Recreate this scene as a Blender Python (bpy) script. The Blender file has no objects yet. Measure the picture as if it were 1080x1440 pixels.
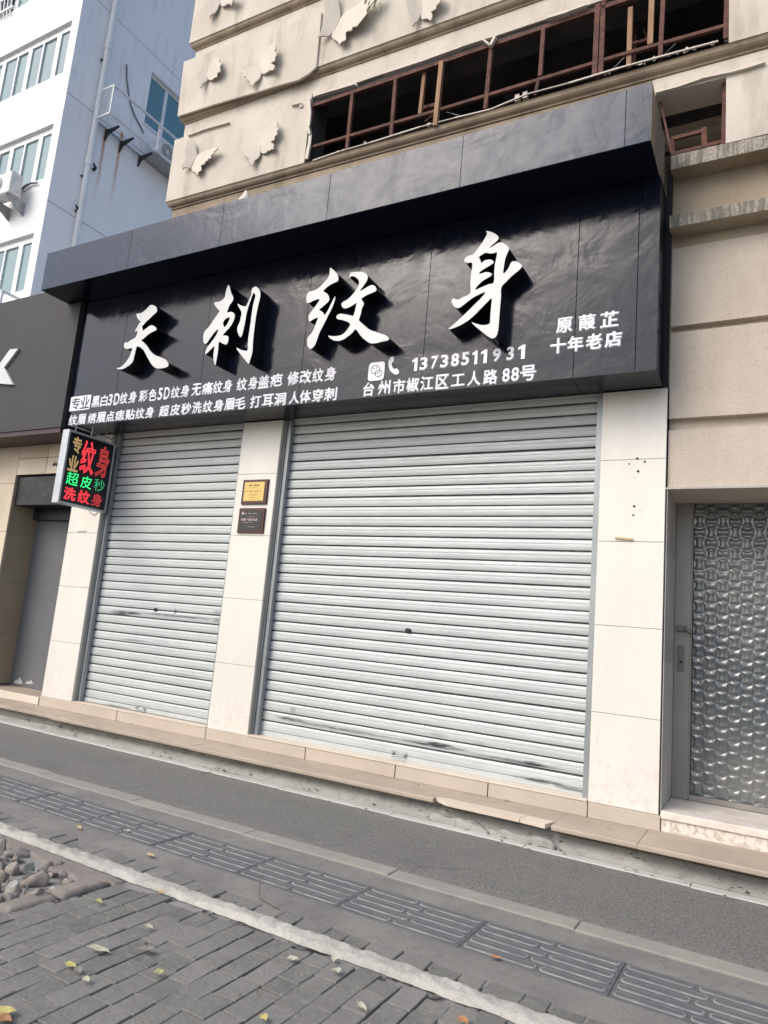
import bpy, bmesh, math, random
from mathutils import Vector, Matrix, noise
random.seed(7)
SC = bpy.context.scene
COL = SC.collection
rad = math.radians

# ------------------------------------------------------------------ camera
CP = Vector((1.139034, -5.174693, 1.046594))
yaw, pitch, roll, FPX = -0.515919, 0.162519, 0.08723, 992.016
_f = Vector((math.sin(yaw)*math.cos(pitch), math.cos(yaw)*math.cos(pitch), math.sin(pitch)))
_r0 = Vector((math.cos(yaw), -math.sin(yaw), 0)); _u0 = _r0.cross(_f)
CR = _r0*math.cos(roll) + _u0*math.sin(roll); CU = -_r0*math.sin(roll) + _u0*math.cos(roll); CF = _f
cam = bpy.data.cameras.new('camera'); camo = bpy.data.objects.new('camera', cam); COL.objects.link(camo)
M = Matrix((CR, CU, -CF)).transposed().to_4x4(); M.translation = CP
camo.matrix_world = M
cam.sensor_fit = 'VERTICAL'; cam.sensor_height = 36; cam.lens = FPX/1440*36
cam.clip_start = .05; cam.clip_end = 2000
SC.camera = camo

# ------------------------------------------------------------------ light
SUN_EL, SUN_AZ = rad(43), rad(210)          # compass azimuth (0 = +y, clockwise)
w = bpy.data.worlds.new('World'); SC.world = w; w.use_nodes = True
wn = w.node_tree.nodes; wl = w.node_tree.links
bg = wn['Background']; sky = wn.new('ShaderNodeTexSky'); sky.sky_type = 'NISHITA'; sky.sun_disc = False
sky.sun_elevation = SUN_EL; sky.sun_rotation = SUN_AZ
sky.air_density = 1.0; sky.dust_density = 3.6; sky.ozone_density = 1.6
wl.new(sky.outputs[0], bg.inputs[0]); bg.inputs[1].default_value = 0.15
sun = bpy.data.lights.new('sun', 'SUN'); sun.energy = .95; sun.angle = rad(35); sun.color = (1, .97, .93)
so = bpy.data.objects.new('sun', sun); COL.objects.link(so)
sd = Vector((math.sin(SUN_AZ)*math.cos(SUN_EL), math.cos(SUN_AZ)*math.cos(SUN_EL), math.sin(SUN_EL)))
so.rotation_euler = sd.to_track_quat('Z', 'Y').to_euler()
SC.view_settings.view_transform = 'Standard'; SC.view_settings.look = 'None'
SC.view_settings.exposure = 0.60; SC.view_settings.gamma = 1

# ------------------------------------------------------------------ helpers
def P(px, py, ax, c):
    """point of the plane coordinate[ax] = c seen at photo position px, py"""
    d = CF + CR*((px-540)/FPX) - CU*((py-720)/FPX)
    return CP + d*((c-CP[ax])/d[ax])

class MB:
    def __init__(s): s.v = []; s.f = []; s.m = []; s.sm = []
    def add(s, vs, fs, m=0, smooth=False):
        o = len(s.v); s.v += [tuple(v) for v in vs]
        for f in fs: s.f.append(tuple(i+o for i in f)); s.m.append(m); s.sm.append(smooth)
        return s
    def box(s, x0, x1, y0, y1, z0, z1, m=0):
        vs = [(x0,y0,z0),(x1,y0,z0),(x1,y1,z0),(x0,y1,z0),(x0,y0,z1),(x1,y0,z1),(x1,y1,z1),(x0,y1,z1)]
        return s.add(vs, [(0,3,2,1),(4,5,6,7),(0,1,5,4),(1,2,6,5),(2,3,7,6),(3,0,4,7)], m)
    def cbox(s, x0, x1, y0, y1, z0, z1, c=.003, m=0, sides='all'):
        """box with chamfered edges (front -y and top faces) made as stacked loops along y"""
        L = []
        for (y, i) in ((y0, c), (y0+c, 0), (y1, 0)):
            L.append([(x0+i,y,z0+i),(x1-i,y,z0+i),(x1-i,y,z1-i),(x0+i,y,z1-i)])
        vs = sum(L, []); fs = [(0,1,2,3)]
        for k in range(2):
            for j in range(4):
                a = k*4+j; b = k*4+(j+1) % 4; fs.append((a, a+4, b+4, b))
        fs.append((11,10,9,8))
        return s.add(vs, fs, m)
    def ctop(s, x0, x1, y0, y1, z0, z1, c=.003, m=0, jit=0):
        """slab with a chamfered top"""
        L = []
        for (z, i) in ((z1, c), (z1-c, 0), (z0, 0)):
            r = [(x0+i,y0+i),(x1-i,y0+i),(x1-i,y1-i),(x0+i,y1-i)]
            L.append([(a, b, z) for a, b in r])
        if jit:
            J = [(random.uniform(-jit,jit), random.uniform(-jit,jit), random.uniform(-jit,jit)*.6) for _ in range(4)]
            L = [[(p[0]+J[i][0], p[1]+J[i][1], p[2]+(J[i][2] if k < 2 else 0)) for i, p in enumerate(r)] for k, r in enumerate(L)]
        vs = sum(L, []); fs = [(0,1,2,3)]
        for k in range(2):
            for j in range(4):
                a = k*4+j; b = k*4+(j+1) % 4; fs.append((a, a+4, b+4, b))
        return s.add(vs, fs, m)
    def bar(s, a, b, w, h=None, m=0, up=(0,0,1)):
        a = Vector(a); b = Vector(b); h = h or w; d = (b-a)
        if d.length < 1e-6: return s
        d.normalize(); u = Vector(up)
        if abs(d.dot(u)) > .98: u = Vector((0,1,0))
        r = d.cross(u).normalized(); u = r.cross(d).normalized()
        vs = []
        for p in (a, b):
            for sx, sy in ((-1,-1),(1,-1),(1,1),(-1,1)): vs.append(p + r*(sx*w/2) + u*(sy*h/2))
        return s.add(vs, [(0,1,2,3),(7,6,5,4),(0,4,5,1),(1,5,6,2),(2,6,7,3),(3,7,4,0)], m)
    def tube(s, pts, r, n=8, m=0, caps=True):
        pts = [Vector(p) for p in pts]; o = []; R = r if isinstance(r, (list, tuple)) else [r]*len(pts)
        prev = None
        for i, p in enumerate(pts):
            d = (pts[min(i+1, len(pts)-1)] - pts[max(i-1, 0)]).normalized()
            if prev is None:
                t = Vector((0,0,1)) if abs(d.z) < .9 else Vector((1,0,0))
                a = d.cross(t).normalized()
            else: a = (prev - d*prev.dot(d)).normalized()
            prev = a; b = d.cross(a)
            for k in range(n):
                q = 2*math.pi*k/n; o.append(p + (a*math.cos(q) + b*math.sin(q))*R[i])
        fs = []
        for i in range(len(pts)-1):
            for k in range(n):
                fs.append((i*n+k, i*n+(k+1) % n, (i+1)*n+(k+1) % n, (i+1)*n+k))
        s.add(o, fs, m, True)
        if caps:
            s.add(o[:n], [tuple(range(n-1,-1,-1))], m); s.add(o[-n:], [tuple(range(n))], m)
        return s
    def prism(s, poly, axis, a, b, m=0, caps=True):
        """poly in the two other axes, from a to b along axis"""
        def mk(p, c):
            l = list(p); l.insert(axis, c); return tuple(l)
        n = len(poly); vs = [mk(p, a) for p in poly] + [mk(p, b) for p in poly]
        fs = [(i, (i+1) % n, n+(i+1) % n, n+i) for i in range(n)]
        if caps: fs += [tuple(range(n-1,-1,-1)), tuple(range(n, 2*n))]
        return s.add(vs, fs, m)
    def mesh(s, name, mats):
        me = bpy.data.meshes.new(name); me.from_pydata(s.v, [], s.f)
        if not isinstance(mats, (list, tuple)): mats = [mats]
        for x in mats: me.materials.append(x)
        for p, mi, sm in zip(me.polygons, s.m, s.sm): p.material_index = mi; p.use_smooth = sm
        bm = bmesh.new(); bm.from_mesh(me); bmesh.ops.recalc_face_normals(bm, faces=bm.faces); bm.to_mesh(me); bm.free()
        return me
    def build(s, name, mats, parent=None, kind=None): return obj(name, s.mesh(name, mats), parent, kind)

def obj(name, me, parent=None, kind=None, loc=None):
    o = bpy.data.objects.new(name, me); COL.objects.link(o)
    if parent is not None: o.parent = parent
    if kind: o['kind'] = kind
    if loc is not None: o.location = loc
    return o
def thing(name, label, cat, group=None, loc=(0,0,0)):
    o = bpy.data.objects.new(name, None); COL.objects.link(o); o.location = loc; o.empty_display_size = .2
    return tag(o, label, cat, group)
def tag(o, label, cat, group=None):
    o['label'] = label; o['category'] = cat
    if group: o['group'] = group
    return o

# ------------------------------------------------------------------ materials
class NT:
    def __init__(s, name):
        s.mat = bpy.data.materials.new(name); s.mat.use_nodes = True; s.t = s.mat.node_tree
        s.n = s.t.nodes; s.b = s.n['Principled BSDF']; s.pos = s.n.new('ShaderNodeNewGeometry').outputs['Position']
    def link(s, a, b): s.t.links.new(a, b)
    def mathn(s, op, a, b=None, clamp=False):
        n = s.n.new('ShaderNodeMath'); n.operation = op; n.use_clamp = clamp
        for i, v in enumerate((a, b)):
            if v is None: continue
            if isinstance(v, (int, float)): n.inputs[i].default_value = v
            else: s.link(v, n.inputs[i])
        return n.outputs[0]
    def mapped(s, sc, src=None):
        n = s.n.new('ShaderNodeMapping'); n.inputs['Scale'].default_value = sc; s.link(src or s.pos, n.inputs[0]); return n.outputs[0]
    def noise(s, scale, detail=4, rough=.55, sc=(1,1,1), src=None, dist=0):
        n = s.n.new('ShaderNodeTexNoise'); n.inputs['Scale'].default_value = scale
        n.inputs['Detail'].default_value = detail; n.inputs['Roughness'].default_value = rough; n.inputs['Distortion'].default_value = dist
        s.link(s.mapped(sc, src), n.inputs['Vector']); return n.outputs['Fac']
    def voro(s, scale, feature='F1', sc=(1,1,1)):
        n = s.n.new('ShaderNodeTexVoronoi'); n.inputs['Scale'].default_value = scale; n.feature = feature
        s.link(s.mapped(sc), n.inputs['Vector']); return n.outputs['Distance']
    def ramp(s, v, a, b, lo=0, hi=1):
        n = s.n.new('ShaderNodeMapRange'); n.inputs[1].default_value = a; n.inputs[2].default_value = b
        n.inputs[3].default_value = lo; n.inputs[4].default_value = hi; n.interpolation_type = 'SMOOTHSTEP'
        s.link(v, n.inputs[0]); return n.outputs[0]
    def mix(s, f, a, b, mode='MIX'):
        n = s.n.new('ShaderNodeMix'); n.data_type = 'RGBA'; n.blend_type = mode
        if isinstance(f, (int, float)): n.inputs[0].default_value = f
        else: s.link(f, n.inputs[0])
        for i, v in ((6, a), (7, b)):
            if isinstance(v, tuple): n.inputs[i].default_value = (*v, 1)
            else: s.link(v, n.inputs[i])
        return n.outputs[2]
    def rnd(s):
        return s.n.new('ShaderNodeObjectInfo').outputs['Random']
    def bump(s, h, strength=.3, dist=.01, prev=None):
        n = s.n.new('ShaderNodeBump'); n.inputs['Strength'].default_value = strength; n.inputs['Distance'].default_value = dist
        s.link(h, n.inputs['Height'])
        if prev is not None: s.link(prev, n.inputs['Normal'])
        s.link(n.outputs[0], s.b.inputs['Normal']); return n.outputs[0]
    def col(s, c): 
        if isinstance(c, tuple): s.b.inputs['Base Color'].default_value = (*c, 1)
        else: s.link(c, s.b.inputs['Base Color'])
    def rough(s, v):
        if isinstance(v, (int, float)): s.b.inputs['Roughness'].default_value = v
        else: s.link(v, s.b.inputs['Roughness'])
    def set(s, k, v): s.b.inputs[k].default_value = v
    def ell(s, cx, cz, rx, rz, ax=0, ay=None):
        """soft elliptical patch in world x (or y), z"""
        sp = s.n.new('ShaderNodeSeparateXYZ'); s.link(s.pos, sp.inputs[0])
        u = s.mathn('DIVIDE', s.mathn('SUBTRACT', sp.outputs[ax], cx), rx)
        v = s.mathn('DIVIDE', s.mathn('SUBTRACT', sp.outputs[2 if ay is None else ay], cz), rz)
        d = s.mathn('SQRT', s.mathn('ADD', s.mathn('MULTIPLY', u, u), s.mathn('MULTIPLY', v, v)))
        return s.ramp(d, 1.0, .25)
def speckle(mat, sc, amt, c):
    n = mat.node_tree.nodes; b = n['Principled BSDF']; src = b.inputs['Base Color'].links[0].from_socket
    class Q: pass
    q = NT.__new__(NT); q.mat = mat; q.t = mat.node_tree; q.n = n; q.b = b; q.pos = n.new('ShaderNodeNewGeometry').outputs['Position']
    q.link(q.mix(q.ramp(q.noise(sc, 4, .8), .5, .66, 0, amt), src, c), b.inputs['Base Color'])
MATS = {}
def simple(name, c, rough=.6, metal=0, c2=None, scale=8, bump=0, bscale=60, rvar=0, sc=(1,1,1), bdist=.004, emit=None, es=1, rnd=0):
    t = NT(name); t.set('Metallic', metal); t.rough(rough)
    c2 = c2 or tuple(x*.8 for x in c)
    f = t.ramp(t.noise(scale, 5, .6, sc), .3, .7)
    col = t.mix(f, c, c2)
    if rnd:
        r = t.ramp(t.rnd(), 0, 1, 1-rnd, 1+rnd*.5)
        cc = t.n.new('ShaderNodeCombineColor'); 
        for i in range(3): t.link(r, cc.inputs[i])
        col = t.mix(1.0, col, cc.outputs[0], 'MULTIPLY')
    t.col(col)
    if rvar: t.rough(t.ramp(t.noise(scale*1.7, 4), .3, .7, rough-rvar, rough+rvar))
    if bump: t.bump(t.noise(bscale, 5, .6), bump, bdist)
    if emit: t.set('Emission Color', (*emit, 1)); t.set('Emission Strength', es)
    MATS[name] = t.mat; return t.mat

def streaky(name, c, cd, amount=.5, rough=.8, bump=.3, fine=120, c2=None, lo=.48, hi=.75):
    """plaster with vertical run marks and blotches"""
    t = NT(name); t.rough(rough)
    base = t.mix(t.ramp(t.noise(1.8, 5, .6), .3, .7), c, c2 or tuple(x*.86 for x in c))
    st = t.ramp(t.noise(3.0, 6, .65, (1.6, 1.6, .35)), lo, hi, 0, amount)
    base = t.mix(st, base, cd)
    sp = t.ramp(t.noise(26, 3, .6), .62, .74, 0, amount*.6)
    base = t.mix(sp, base, cd)
    t.col(base)
    b1 = t.bump(t.noise(5, 4), .25, .02)
    t.bump(t.noise(fine, 4, .7), bump, .003, b1)
    return t.mat

# cream glazed wall tile
t = NT('cream_tile'); 
c = t.mix(t.ramp(t.noise(3, 4, .6, (1,1,.3)), .35, .7), (.74,.71,.64), (.69,.655,.585))
c = t.mix(t.ramp(t.rnd(), 0, 1, 0, .35), c, (.70,.67,.60))
c = t.mix(t.ramp(t.noise(40, 3, .7, (1,1,.25)), .66, .78, 0, .35), c, (.42,.38,.32))
spz = t.n.new('ShaderNodeSeparateXYZ'); t.link(t.pos, spz.inputs[0])
low = t.ramp(spz.outputs[2], .5, 0.0)
c = t.mix(t.mathn('MULTIPLY', low, t.ramp(t.noise(22, 5, .7), .45, .72, 0, .4)), c, (.38,.34,.29)); c = t.mix(t.ramp(t.noise(7, 6, .75, (2,1,.4)), .55, .8, 0, .35), c, (.45,.41,.35))
for (a, b, rx, rz) in ((.07,.27,.022,.035),(.13,.25,.02,.03),(.05,.42,.008,.07),(.20,.20,.012,.02)):
    c = t.mix(t.mathn('MULTIPLY', t.ell(a, b, rx*.6, rz), t.ramp(t.noise(60,3),.45,.6,0,.5)), c, (.3,.27,.24))
t.col(c); t.rough(.28); t.bump(t.noise(4, 3), .06, .01); TILE = t.mat
GROUT = simple('dark_grout', (.10,.085,.07), .9)
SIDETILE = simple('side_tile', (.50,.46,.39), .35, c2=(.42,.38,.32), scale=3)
BROWNTILE = simple('brown_tile', (.40,.33,.225), .35, c2=(.34,.275,.185), scale=2, rnd=.1)
LCREAM = simple('old_cream_tile', (.66,.56,.42), .45, c2=(.56,.46,.34), scale=2.2, rnd=.12)
# shutter paint with scuffs
t = NT('shutter_paint')
c = t.mix(t.ramp(t.noise(2.2, 4, .6, (1,1,3)), .3, .7), (.57,.60,.59), (.50,.53,.525))
c = t.mix(t.ramp(t.rnd(), 0, 1, 0, .45), c, (.45,.49,.475))
c = t.mix(t.ramp(t.noise(5, 6, .75, (.7,1,26)), .55, .75, 0, .45), c, (.68,.70,.68))
c = t.mix(t.ramp(t.noise(9, 6, .8, (.5,1,20)), .64, .76, 0, .5), c, (.36,.38,.38))
for (a, b, rx, rz, k) in ((-1.23,.175,.42,.022,.97),(-1.18,.185,.16,.026,1),(-2.62,.185,.22,.022,.9),(-2.1,.175,.75,.02,.7),(-.55,.16,.5,.018,.75),
                       (-.42,.165,.12,.025,.85),(-2.60,.265,.05,.035,.4),(-.35,.055,.28,.022,.85),(-.12,.04,.2,.02,.7),(-1.2,.26,.12,.03,.25),(-.85,.24,.08,.03,.2),
                       (-4.15,.985,.75,.018,.8),(-4.85,.975,.35,.022,.98),(-4.95,.955,.25,.014,.9),(-3.55,.985,.14,.04,.6),(-4.17,1.03,.03,.035,.9),(-3.6,1.05,.09,.05,.35),
                       (-4.8,.02,.3,.02,.5),(-4.7,.70,.3,.012,.5),(-3.9,.43,.3,.01,.3),(-1.7,.72,.4,.008,.3)):
    e = t.mathn('MULTIPLY', t.ell(a, b, rx, rz), t.ramp(t.noise(16, 5, .7, (.6,1,7)), .30, .52, 0, k))
    c = t.mix(e, c, (.035,.04,.05))
t.col(c); t.rough(t.ramp(t.noise(7, 4, .6, (1,1,6)), .3, .7, .34, .5)); t.set('Metallic', .15)
t.bump(t.noise(3.2, 4, .6, (1,1,2)), .22, .03); SHUT = t.mat
RAIL = simple('rail_steel', (.34,.37,.38), .42, .5, c2=(.26,.28,.29), scale=6, sc=(1,1,.3))
GROOVESHADE = simple('groove_shade', (.14,.145,.145), .8, c2=(.07,.072,.075), scale=14)  # dark tone painted into the slat grooves to deepen their shadow lines
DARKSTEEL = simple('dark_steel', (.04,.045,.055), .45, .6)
GALV = simple('galvanised', (.45,.46,.46), .45, .7, c2=(.3,.31,.31), scale=20)
# glossy black composite panel with wavy dents
def blackpanel(name, base, r0, r1, b):
    t = NT(name)
    d = t.ramp(t.noise(1.6, 5, .6, (1,1,1), dist=.8), .35, .7)
    streak = t.ramp(t.noise(5, 6, .75, (2.2,1,.5), dist=1.5), .5, .72)
    t.col(t.mix(t.mathn('MULTIPLY', streak, .55), base, tuple(x*2.0+.006 for x in base)))
    t.rough(t.ramp(t.noise(3.5, 6, .7, (1,1,.6), dist=1.2), .3, .72, r0, r1))
    t.set('Specular IOR Level', .30 if 'cap' in name else .42)
    b1 = t.bump(t.noise(2.2, 3, .5, (1,1,1.3), dist=.6), b, .06)
    b2 = t.bump(t.noise(9, 4, .6, (1.5,1,.7), dist=1.0), b*.55, .012, b1)
    return t.mat
BLACK = blackpanel('black_panel', (.0045,.0065,.014), .10, .24, .14)
CAPM = blackpanel('black_cap_panel', (.012,.024,.050), .14, .34, .15)
SEAM = simple('seam', (.004,.004,.005), .8)
NSIGN = simple('grey_sign_sheet', (.040,.038,.040), .7, c2=(.034,.032,.034), scale=2)
NUNDER = simple('maroon_trim', (.05,.022,.028), .5)
WHITEL = simple('acrylic_white', (.64,.65,.63), .4, c2=(.56,.57,.56), scale=6)
WHITEV = simple('vinyl_white', (.85,.85,.88), .5, c2=(.8,.8,.84))
LSIDE = simple('letter_return', (.006,.007,.010), .3)
BIGSIDE = simple('cap_side_metal', (.20,.17,.125), .6, c2=(.12,.10,.08), scale=3, sc=(1,1,.5))
# facade plaster and stone
PLASTER = streaky('beige_plaster', (.61,.56,.48), (.30,.255,.20), .6, c2=(.52,.47,.395), bump=.3)
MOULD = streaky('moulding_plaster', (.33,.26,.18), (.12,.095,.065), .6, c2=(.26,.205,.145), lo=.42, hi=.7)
STONEW = streaky('pebble_stone', (.55,.48,.40), (.30,.25,.20), .3, c2=(.50,.43,.35), bump=.9, fine=95)
LEDGE = streaky('stained_ledge', (.36,.30,.215), (.17,.135,.09), .6, c2=(.29,.235,.165), lo=.42, hi=.7)
t = NT('ledge_drip'); f = t.ramp(t.noise(9, 6, .7, (2.4,2.4,.25)), .42, .56)
f2 = t.mathn('MULTIPLY', f, t.ramp(t.noise(50, 4, .7), .3, .6))
t.col(t.mix(f2, (.17,.155,.125), (.40,.36,.29))); t.rough(.9); t.bump(t.noise(60, 4), .5, .006); LEDGEF = t.mat
BUTTER = streaky('butterfly_plaster', (.66,.60,.51), (.40,.34,.27), .25, bump=.2)
INNER = simple('sooty_interior', (.075,.07,.066), .95, c2=(.03,.03,.03), scale=2)
INNERL = simple('interior_plaster', (.66,.60,.52), .9, c2=(.5,.45,.38), scale=2)
t = NT('rusty_steel'); f = t.ramp(t.noise(14, 6, .7), .35, .65)
c = t.mix(f, (.135,.055,.038), (.06,.026,.02)); c = t.mix(t.ramp(t.noise(45, 4, .7), .58, .72, 0, .6), c, (.30,.19,.14))
t.col(c); t.rough(.85); t.bump(t.noise(70, 4), .5, .004); RUST = t.mat
WOOD = simple('weathered_wood', (.36,.22,.12), .8, c2=(.22,.12,.07), scale=6, sc=(3,3,.4), bump=.3)
# left tower
t = NT('tower_side'); sp = t.n.new('ShaderNodeSeparateXYZ'); t.link(t.pos, sp.inputs[0])
c = t.mix(t.ramp(t.noise(.5, 4, .6, (1,1,.4)), .3, .7), (.88,.87,.88), (.83,.82,.84))
wav = t.noise(2.2, 3, .5, (0,0,1))
for (yy, z1, z0) in ((5.43,13.36,10.9),(5.91,13.60,11.0)):
    cy = t.mathn('ADD', t.mathn('MULTIPLY', t.mathn('SUBTRACT', wav, .5), .07), yy)
    u = t.mathn('ABSOLUTE', t.mathn('SUBTRACT', sp.outputs[1], cy))
    m = t.mathn('MULTIPLY', t.ramp(u, .075, .01), t.ramp(sp.outputs[2], z0, z1-.2, 0, .85))
    m = t.mathn('MULTIPLY', m, t.ramp(sp.outputs[2], z1+.02, z1, 0, 1))
    c = t.mix(m, c, (.50,.22,.07))
c = t.mix(t.mathn('MULTIPLY', t.ramp(t.noise(4, 6, .7, (1,1.5,.2)), .5, .75), t.ramp(sp.outputs[2], 12.0, 13.4, 0, .3)), c, (.30,.29,.27))
t.col(c); t.rough(.8); TSIDE = t.mat
TFRONT = simple('tower_front_paint', (.80,.80,.79), .75, c2=(.76,.76,.76), scale=1)
WFRAME = simple('white_frame', (.80,.81,.82), .4)
TGLASS = NT('teal_glass'); TGLASS.col((.10,.23,.27)); TGLASS.rough(.06); TGLASS.set('Specular IOR Level', .9); TGLASS = TGLASS.mat
SGLASS = NT('pale_glass'); SGLASS.col(SGLASS.mix(SGLASS.rnd(), (.11,.19,.21), (.20,.31,.29))); SGLASS.rough(.07); SGLASS.set('Specular IOR Level', 1.0); SGLASS = SGLASS.mat
PIPEW = simple('white_pipe', (.82,.82,.80), .35, c2=(.76,.75,.72), scale=3)
ACW = simple('ac_casing', (.72,.72,.70), .45); ACG = simple('ac_grille', (.36,.37,.37), .5)
BLKIRON = simple('black_iron', (.03,.03,.035), .6)
WIRE = simple('cable', (.14,.14,.16), .6)
# ground
t = NT('asphalt'); a = t.ramp(t.noise(95, 4, .9), .38, .64); b = t.noise(1.3, 5, .6)
c = t.mix(a, (.078,.078,.073), (.235,.233,.215)); c = t.mix(t.ramp(b, .35, .7, 0, .35), c, (.16,.155,.15))
c = t.mix(t.ramp(t.voro(110), .0, .30, .6, 0), c, (.32,.31,.30))
c = t.mix(t.ramp(t.noise(3, 5, .7, (.5,1.6,1), dist=.6), .6, .8, 0, .35), c, (.27,.26,.25))
wv = t.n.new('ShaderNodeVectorMath'); wv.operation = 'ADD'; t.link(t.pos, wv.inputs[0])
nz_ = t.n.new('ShaderNodeTexNoise'); nz_.inputs['Scale'].default_value = 2.5; nz_.inputs['Detail'].default_value = 5
sc_ = t.n.new('ShaderNodeVectorMath'); sc_.operation = 'SCALE'; sc_.inputs['Scale'].default_value = .7; t.link(nz_.outputs['Color'], sc_.inputs[0]); t.link(sc_.outputs[0], wv.inputs[1])
vo = t.n.new('ShaderNodeTexVoronoi'); vo.feature = 'DISTANCE_TO_EDGE'; vo.inputs['Scale'].default_value = .55; t.link(wv.outputs[0], vo.inputs['Vector'])
c = t.mix(t.mathn('MULTIPLY', t.ramp(vo.outputs['Distance'], .006, .001), t.ramp(t.noise(1.1, 3), .48, .6, 0, .75)), c, (.035,.034,.033))
c = t.mix(t.ramp(t.noise(.9, 4, .6), .52, .66, 0, .35), c, (.085,.083,.08))
c = t.mix(t.ramp(t.noise(11, 5, .8), .66, .74, 0, .5), c, (.06,.058,.056))
sy = t.n.new('ShaderNodeSeparateXYZ'); t.link(t.pos, sy.inputs[0])
ed = t.mathn('MULTIPLY', t.ramp(t.mathn('ABSOLUTE', t.mathn('ADD', sy.outputs[1], 1.0)), .30, .52), t.ramp(t.noise(20, 5, .8), .4, .62, 0, .55))
c = t.mix(ed, c, (.27,.255,.225))
t.col(c); t.rough(.9); t.bump(t.noise(120, 4, .85), .8, .006); ASPH = t.mat
def concrete(name, c1, c2, cd, dark=.5, bump=.5):
    t = NT(name); c = t.mix(t.ramp(t.noise(2.5, 6, .65), .3, .7), c1, c2)
    c = t.mix(t.ramp(t.noise(12, 6, .8, dist=.6), .5, .72, 0, dark), c, cd); c = t.mix(t.ramp(t.noise(45, 5, .8), .52, .7, 0, dark*.7), c, tuple(min(1, x*1.25) for x in c1))
    c = t.mix(t.ramp(t.noise(150, 3, .8), .58, .7, 0, .35), c, cd)
    t.col(c); t.rough(.9); t.bump(t.noise(90, 5, .75), bump, .005); return t.mat
KERB = concrete('kerb_stone', (.30,.285,.25), (.245,.235,.21), (.13,.125,.115), .35)
WKERB = concrete('white_kerb', (.52,.51,.47), (.44,.43,.39), (.24,.235,.22), .3)
CONC = concrete('path_mortar', (.235,.228,.21), (.165,.16,.15), (.085,.082,.078), .6, 1.0)
GUTT = concrete('gutter_concrete', (.34,.335,.305), (.25,.245,.225), (.12,.115,.10), .7)
CRACKC = concrete('broken_concrete', (.25,.24,.22), (.16,.155,.14), (.07,.065,.06), .8, 1.0)
WLINE = concrete('pale_mortar_line', (.56,.54,.485), (.42,.405,.36), (.19,.18,.16), .6, 1.6)
BROWNC = concrete('brown_mortar', (.30,.272,.24), (.225,.20,.175), (.12,.105,.09), .6, 1.3)
t = NT('paver'); c = t.mix(t.ramp(t.noise(4, 6, .7), .3, .7), (.118,.117,.106), (.168,.166,.150))
c = t.mix(t.ramp(t.rnd(), 0, 1, 0, .7), c, (.21,.205,.19)); c = t.mix(t.ramp(t.noise(1.6, 4, .6), .5, .7, 0, .4), c, (.09,.088,.082)); c = t.mix(t.ramp(t.noise(38, 6, .8, dist=.8), .5, .68, 0, .6), c, (.25,.247,.225))
c = t.mix(t.ramp(t.noise(14, 5, .8), .62, .7, 0, .7), c, (.075,.073,.072))
t.col(c); t.rough(.85); n1 = t.bump(t.noise(14, 5, .65), .6, .015); t.bump(t.noise(120, 4, .7), .5, .004, n1); PAVER = t.mat
t = NT('joint_dirt'); t.col(t.mix(t.ramp(t.noise(7, 5, .7), .38, .55), (.02,.02,.02), (.24,.235,.22))); t.rough(1); JOINT = t.mat
t = NT('tactile'); c = t.mix(t.ramp(t.noise(5, 5, .7), .3, .7), (.088,.096,.099), (.118,.123,.122))
c = t.mix(t.ramp(t.noise(60, 4, .8), .58, .72, 0, .5), c, (.20,.20,.195)); t.col(c); t.rough(.8); t.bump(t.noise(100,4), .3, .003); TACT = t.mat
TACTW = simple('tactile_worn_rim', (.26,.265,.26), .9, c2=(.15,.155,.16), scale=12)
def stepmat(name, c1, c2):
    t = NT(name); c = t.mix(t.ramp(t.noise(2.5, 5, .65, (.6,1,1)), .3, .7), c1, c2)
    c = t.mix(t.ramp(t.noise(30, 5, .8), .58, .75, 0, .5), c, (.20,.16,.125)); c = t.mix(t.ramp(t.rnd(),0,1,0,.25), c, (.52,.42,.32))
    t.col(c); t.rough(.55); t.bump(t.noise(50, 4), .15, .004); return t.mat
STEP = stepmat('beige_tread', (.42,.35,.275), (.32,.265,.21)); RISER = stepmat('beige_riser', (.50,.44,.365), (.43,.375,.305)); PALE = stepmat('pale_strip', (.66,.58,.48), (.58,.50,.41))
t = NT('marble'); v = t.voro(16, 'DISTANCE_TO_EDGE'); n = t.noise(14, 5, .7, dist=2)
c = t.mix(t.ramp(n, .35, .65), (.62,.55,.47), (.45,.38,.31)); c = t.mix(t.ramp(t.noise(9, 4, .6, dist=3), .47, .53, 0, 1), c, (.70,.64,.57))
c = t.mix(t.ramp(v, .03, 0, 0, .2), c, (.25,.20,.15)); t.col(c); t.rough(.4); MARBLE = t.mat
SILL = simple('white_sill', (.72,.67,.60), .45, c2=(.58,.52,.45), scale=10, bump=.2)
DGREY = streaky('grey_paint', (.135,.137,.145), (.08,.08,.085), .3, c2=(.12,.122,.13), bump=.1)
FLAKE = simple('bare_plaster', (.5,.5,.48), .9)
PANELD = blackpanel('shiny_dark_panel', (.008,.008,.010), .3, .5, .3)
t = NT('dull_aluminium'); c = t.mix(t.ramp(t.noise(3, 5, .6, (1,1,.4)), .3, .7), (.30,.29,.27), (.23,.22,.205))
c = t.mix(t.ramp(t.noise(8, 6, .8, (3,1,.8)), .66, .72, 0, .8), c, (.55,.53,.5)); t.col(c); t.rough(.5); t.set('Metallic', .3); ALU = t.mat
RECESS = simple('grey_stone_return', (.46,.44,.41), .6, c2=(.37,.355,.33), scale=4, sc=(1,1,.5), rnd=.1)
t = NT('patterned_glass'); sp = t.n.new('ShaderNodeSeparateXYZ'); t.link(t.pos, sp.inputs[0])
t.col(t.mix(t.ramp(t.noise(1.1, 3), .35, .65), (.085,.098,.105), (.17,.175,.165))); t.rough(.13); t.set('Specular IOR Level', .8); t.set('IOR', 1.55); PGLASS = t.mat
BRASS = simple('worn_metal', (.20,.19,.17), .45, .6)
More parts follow.
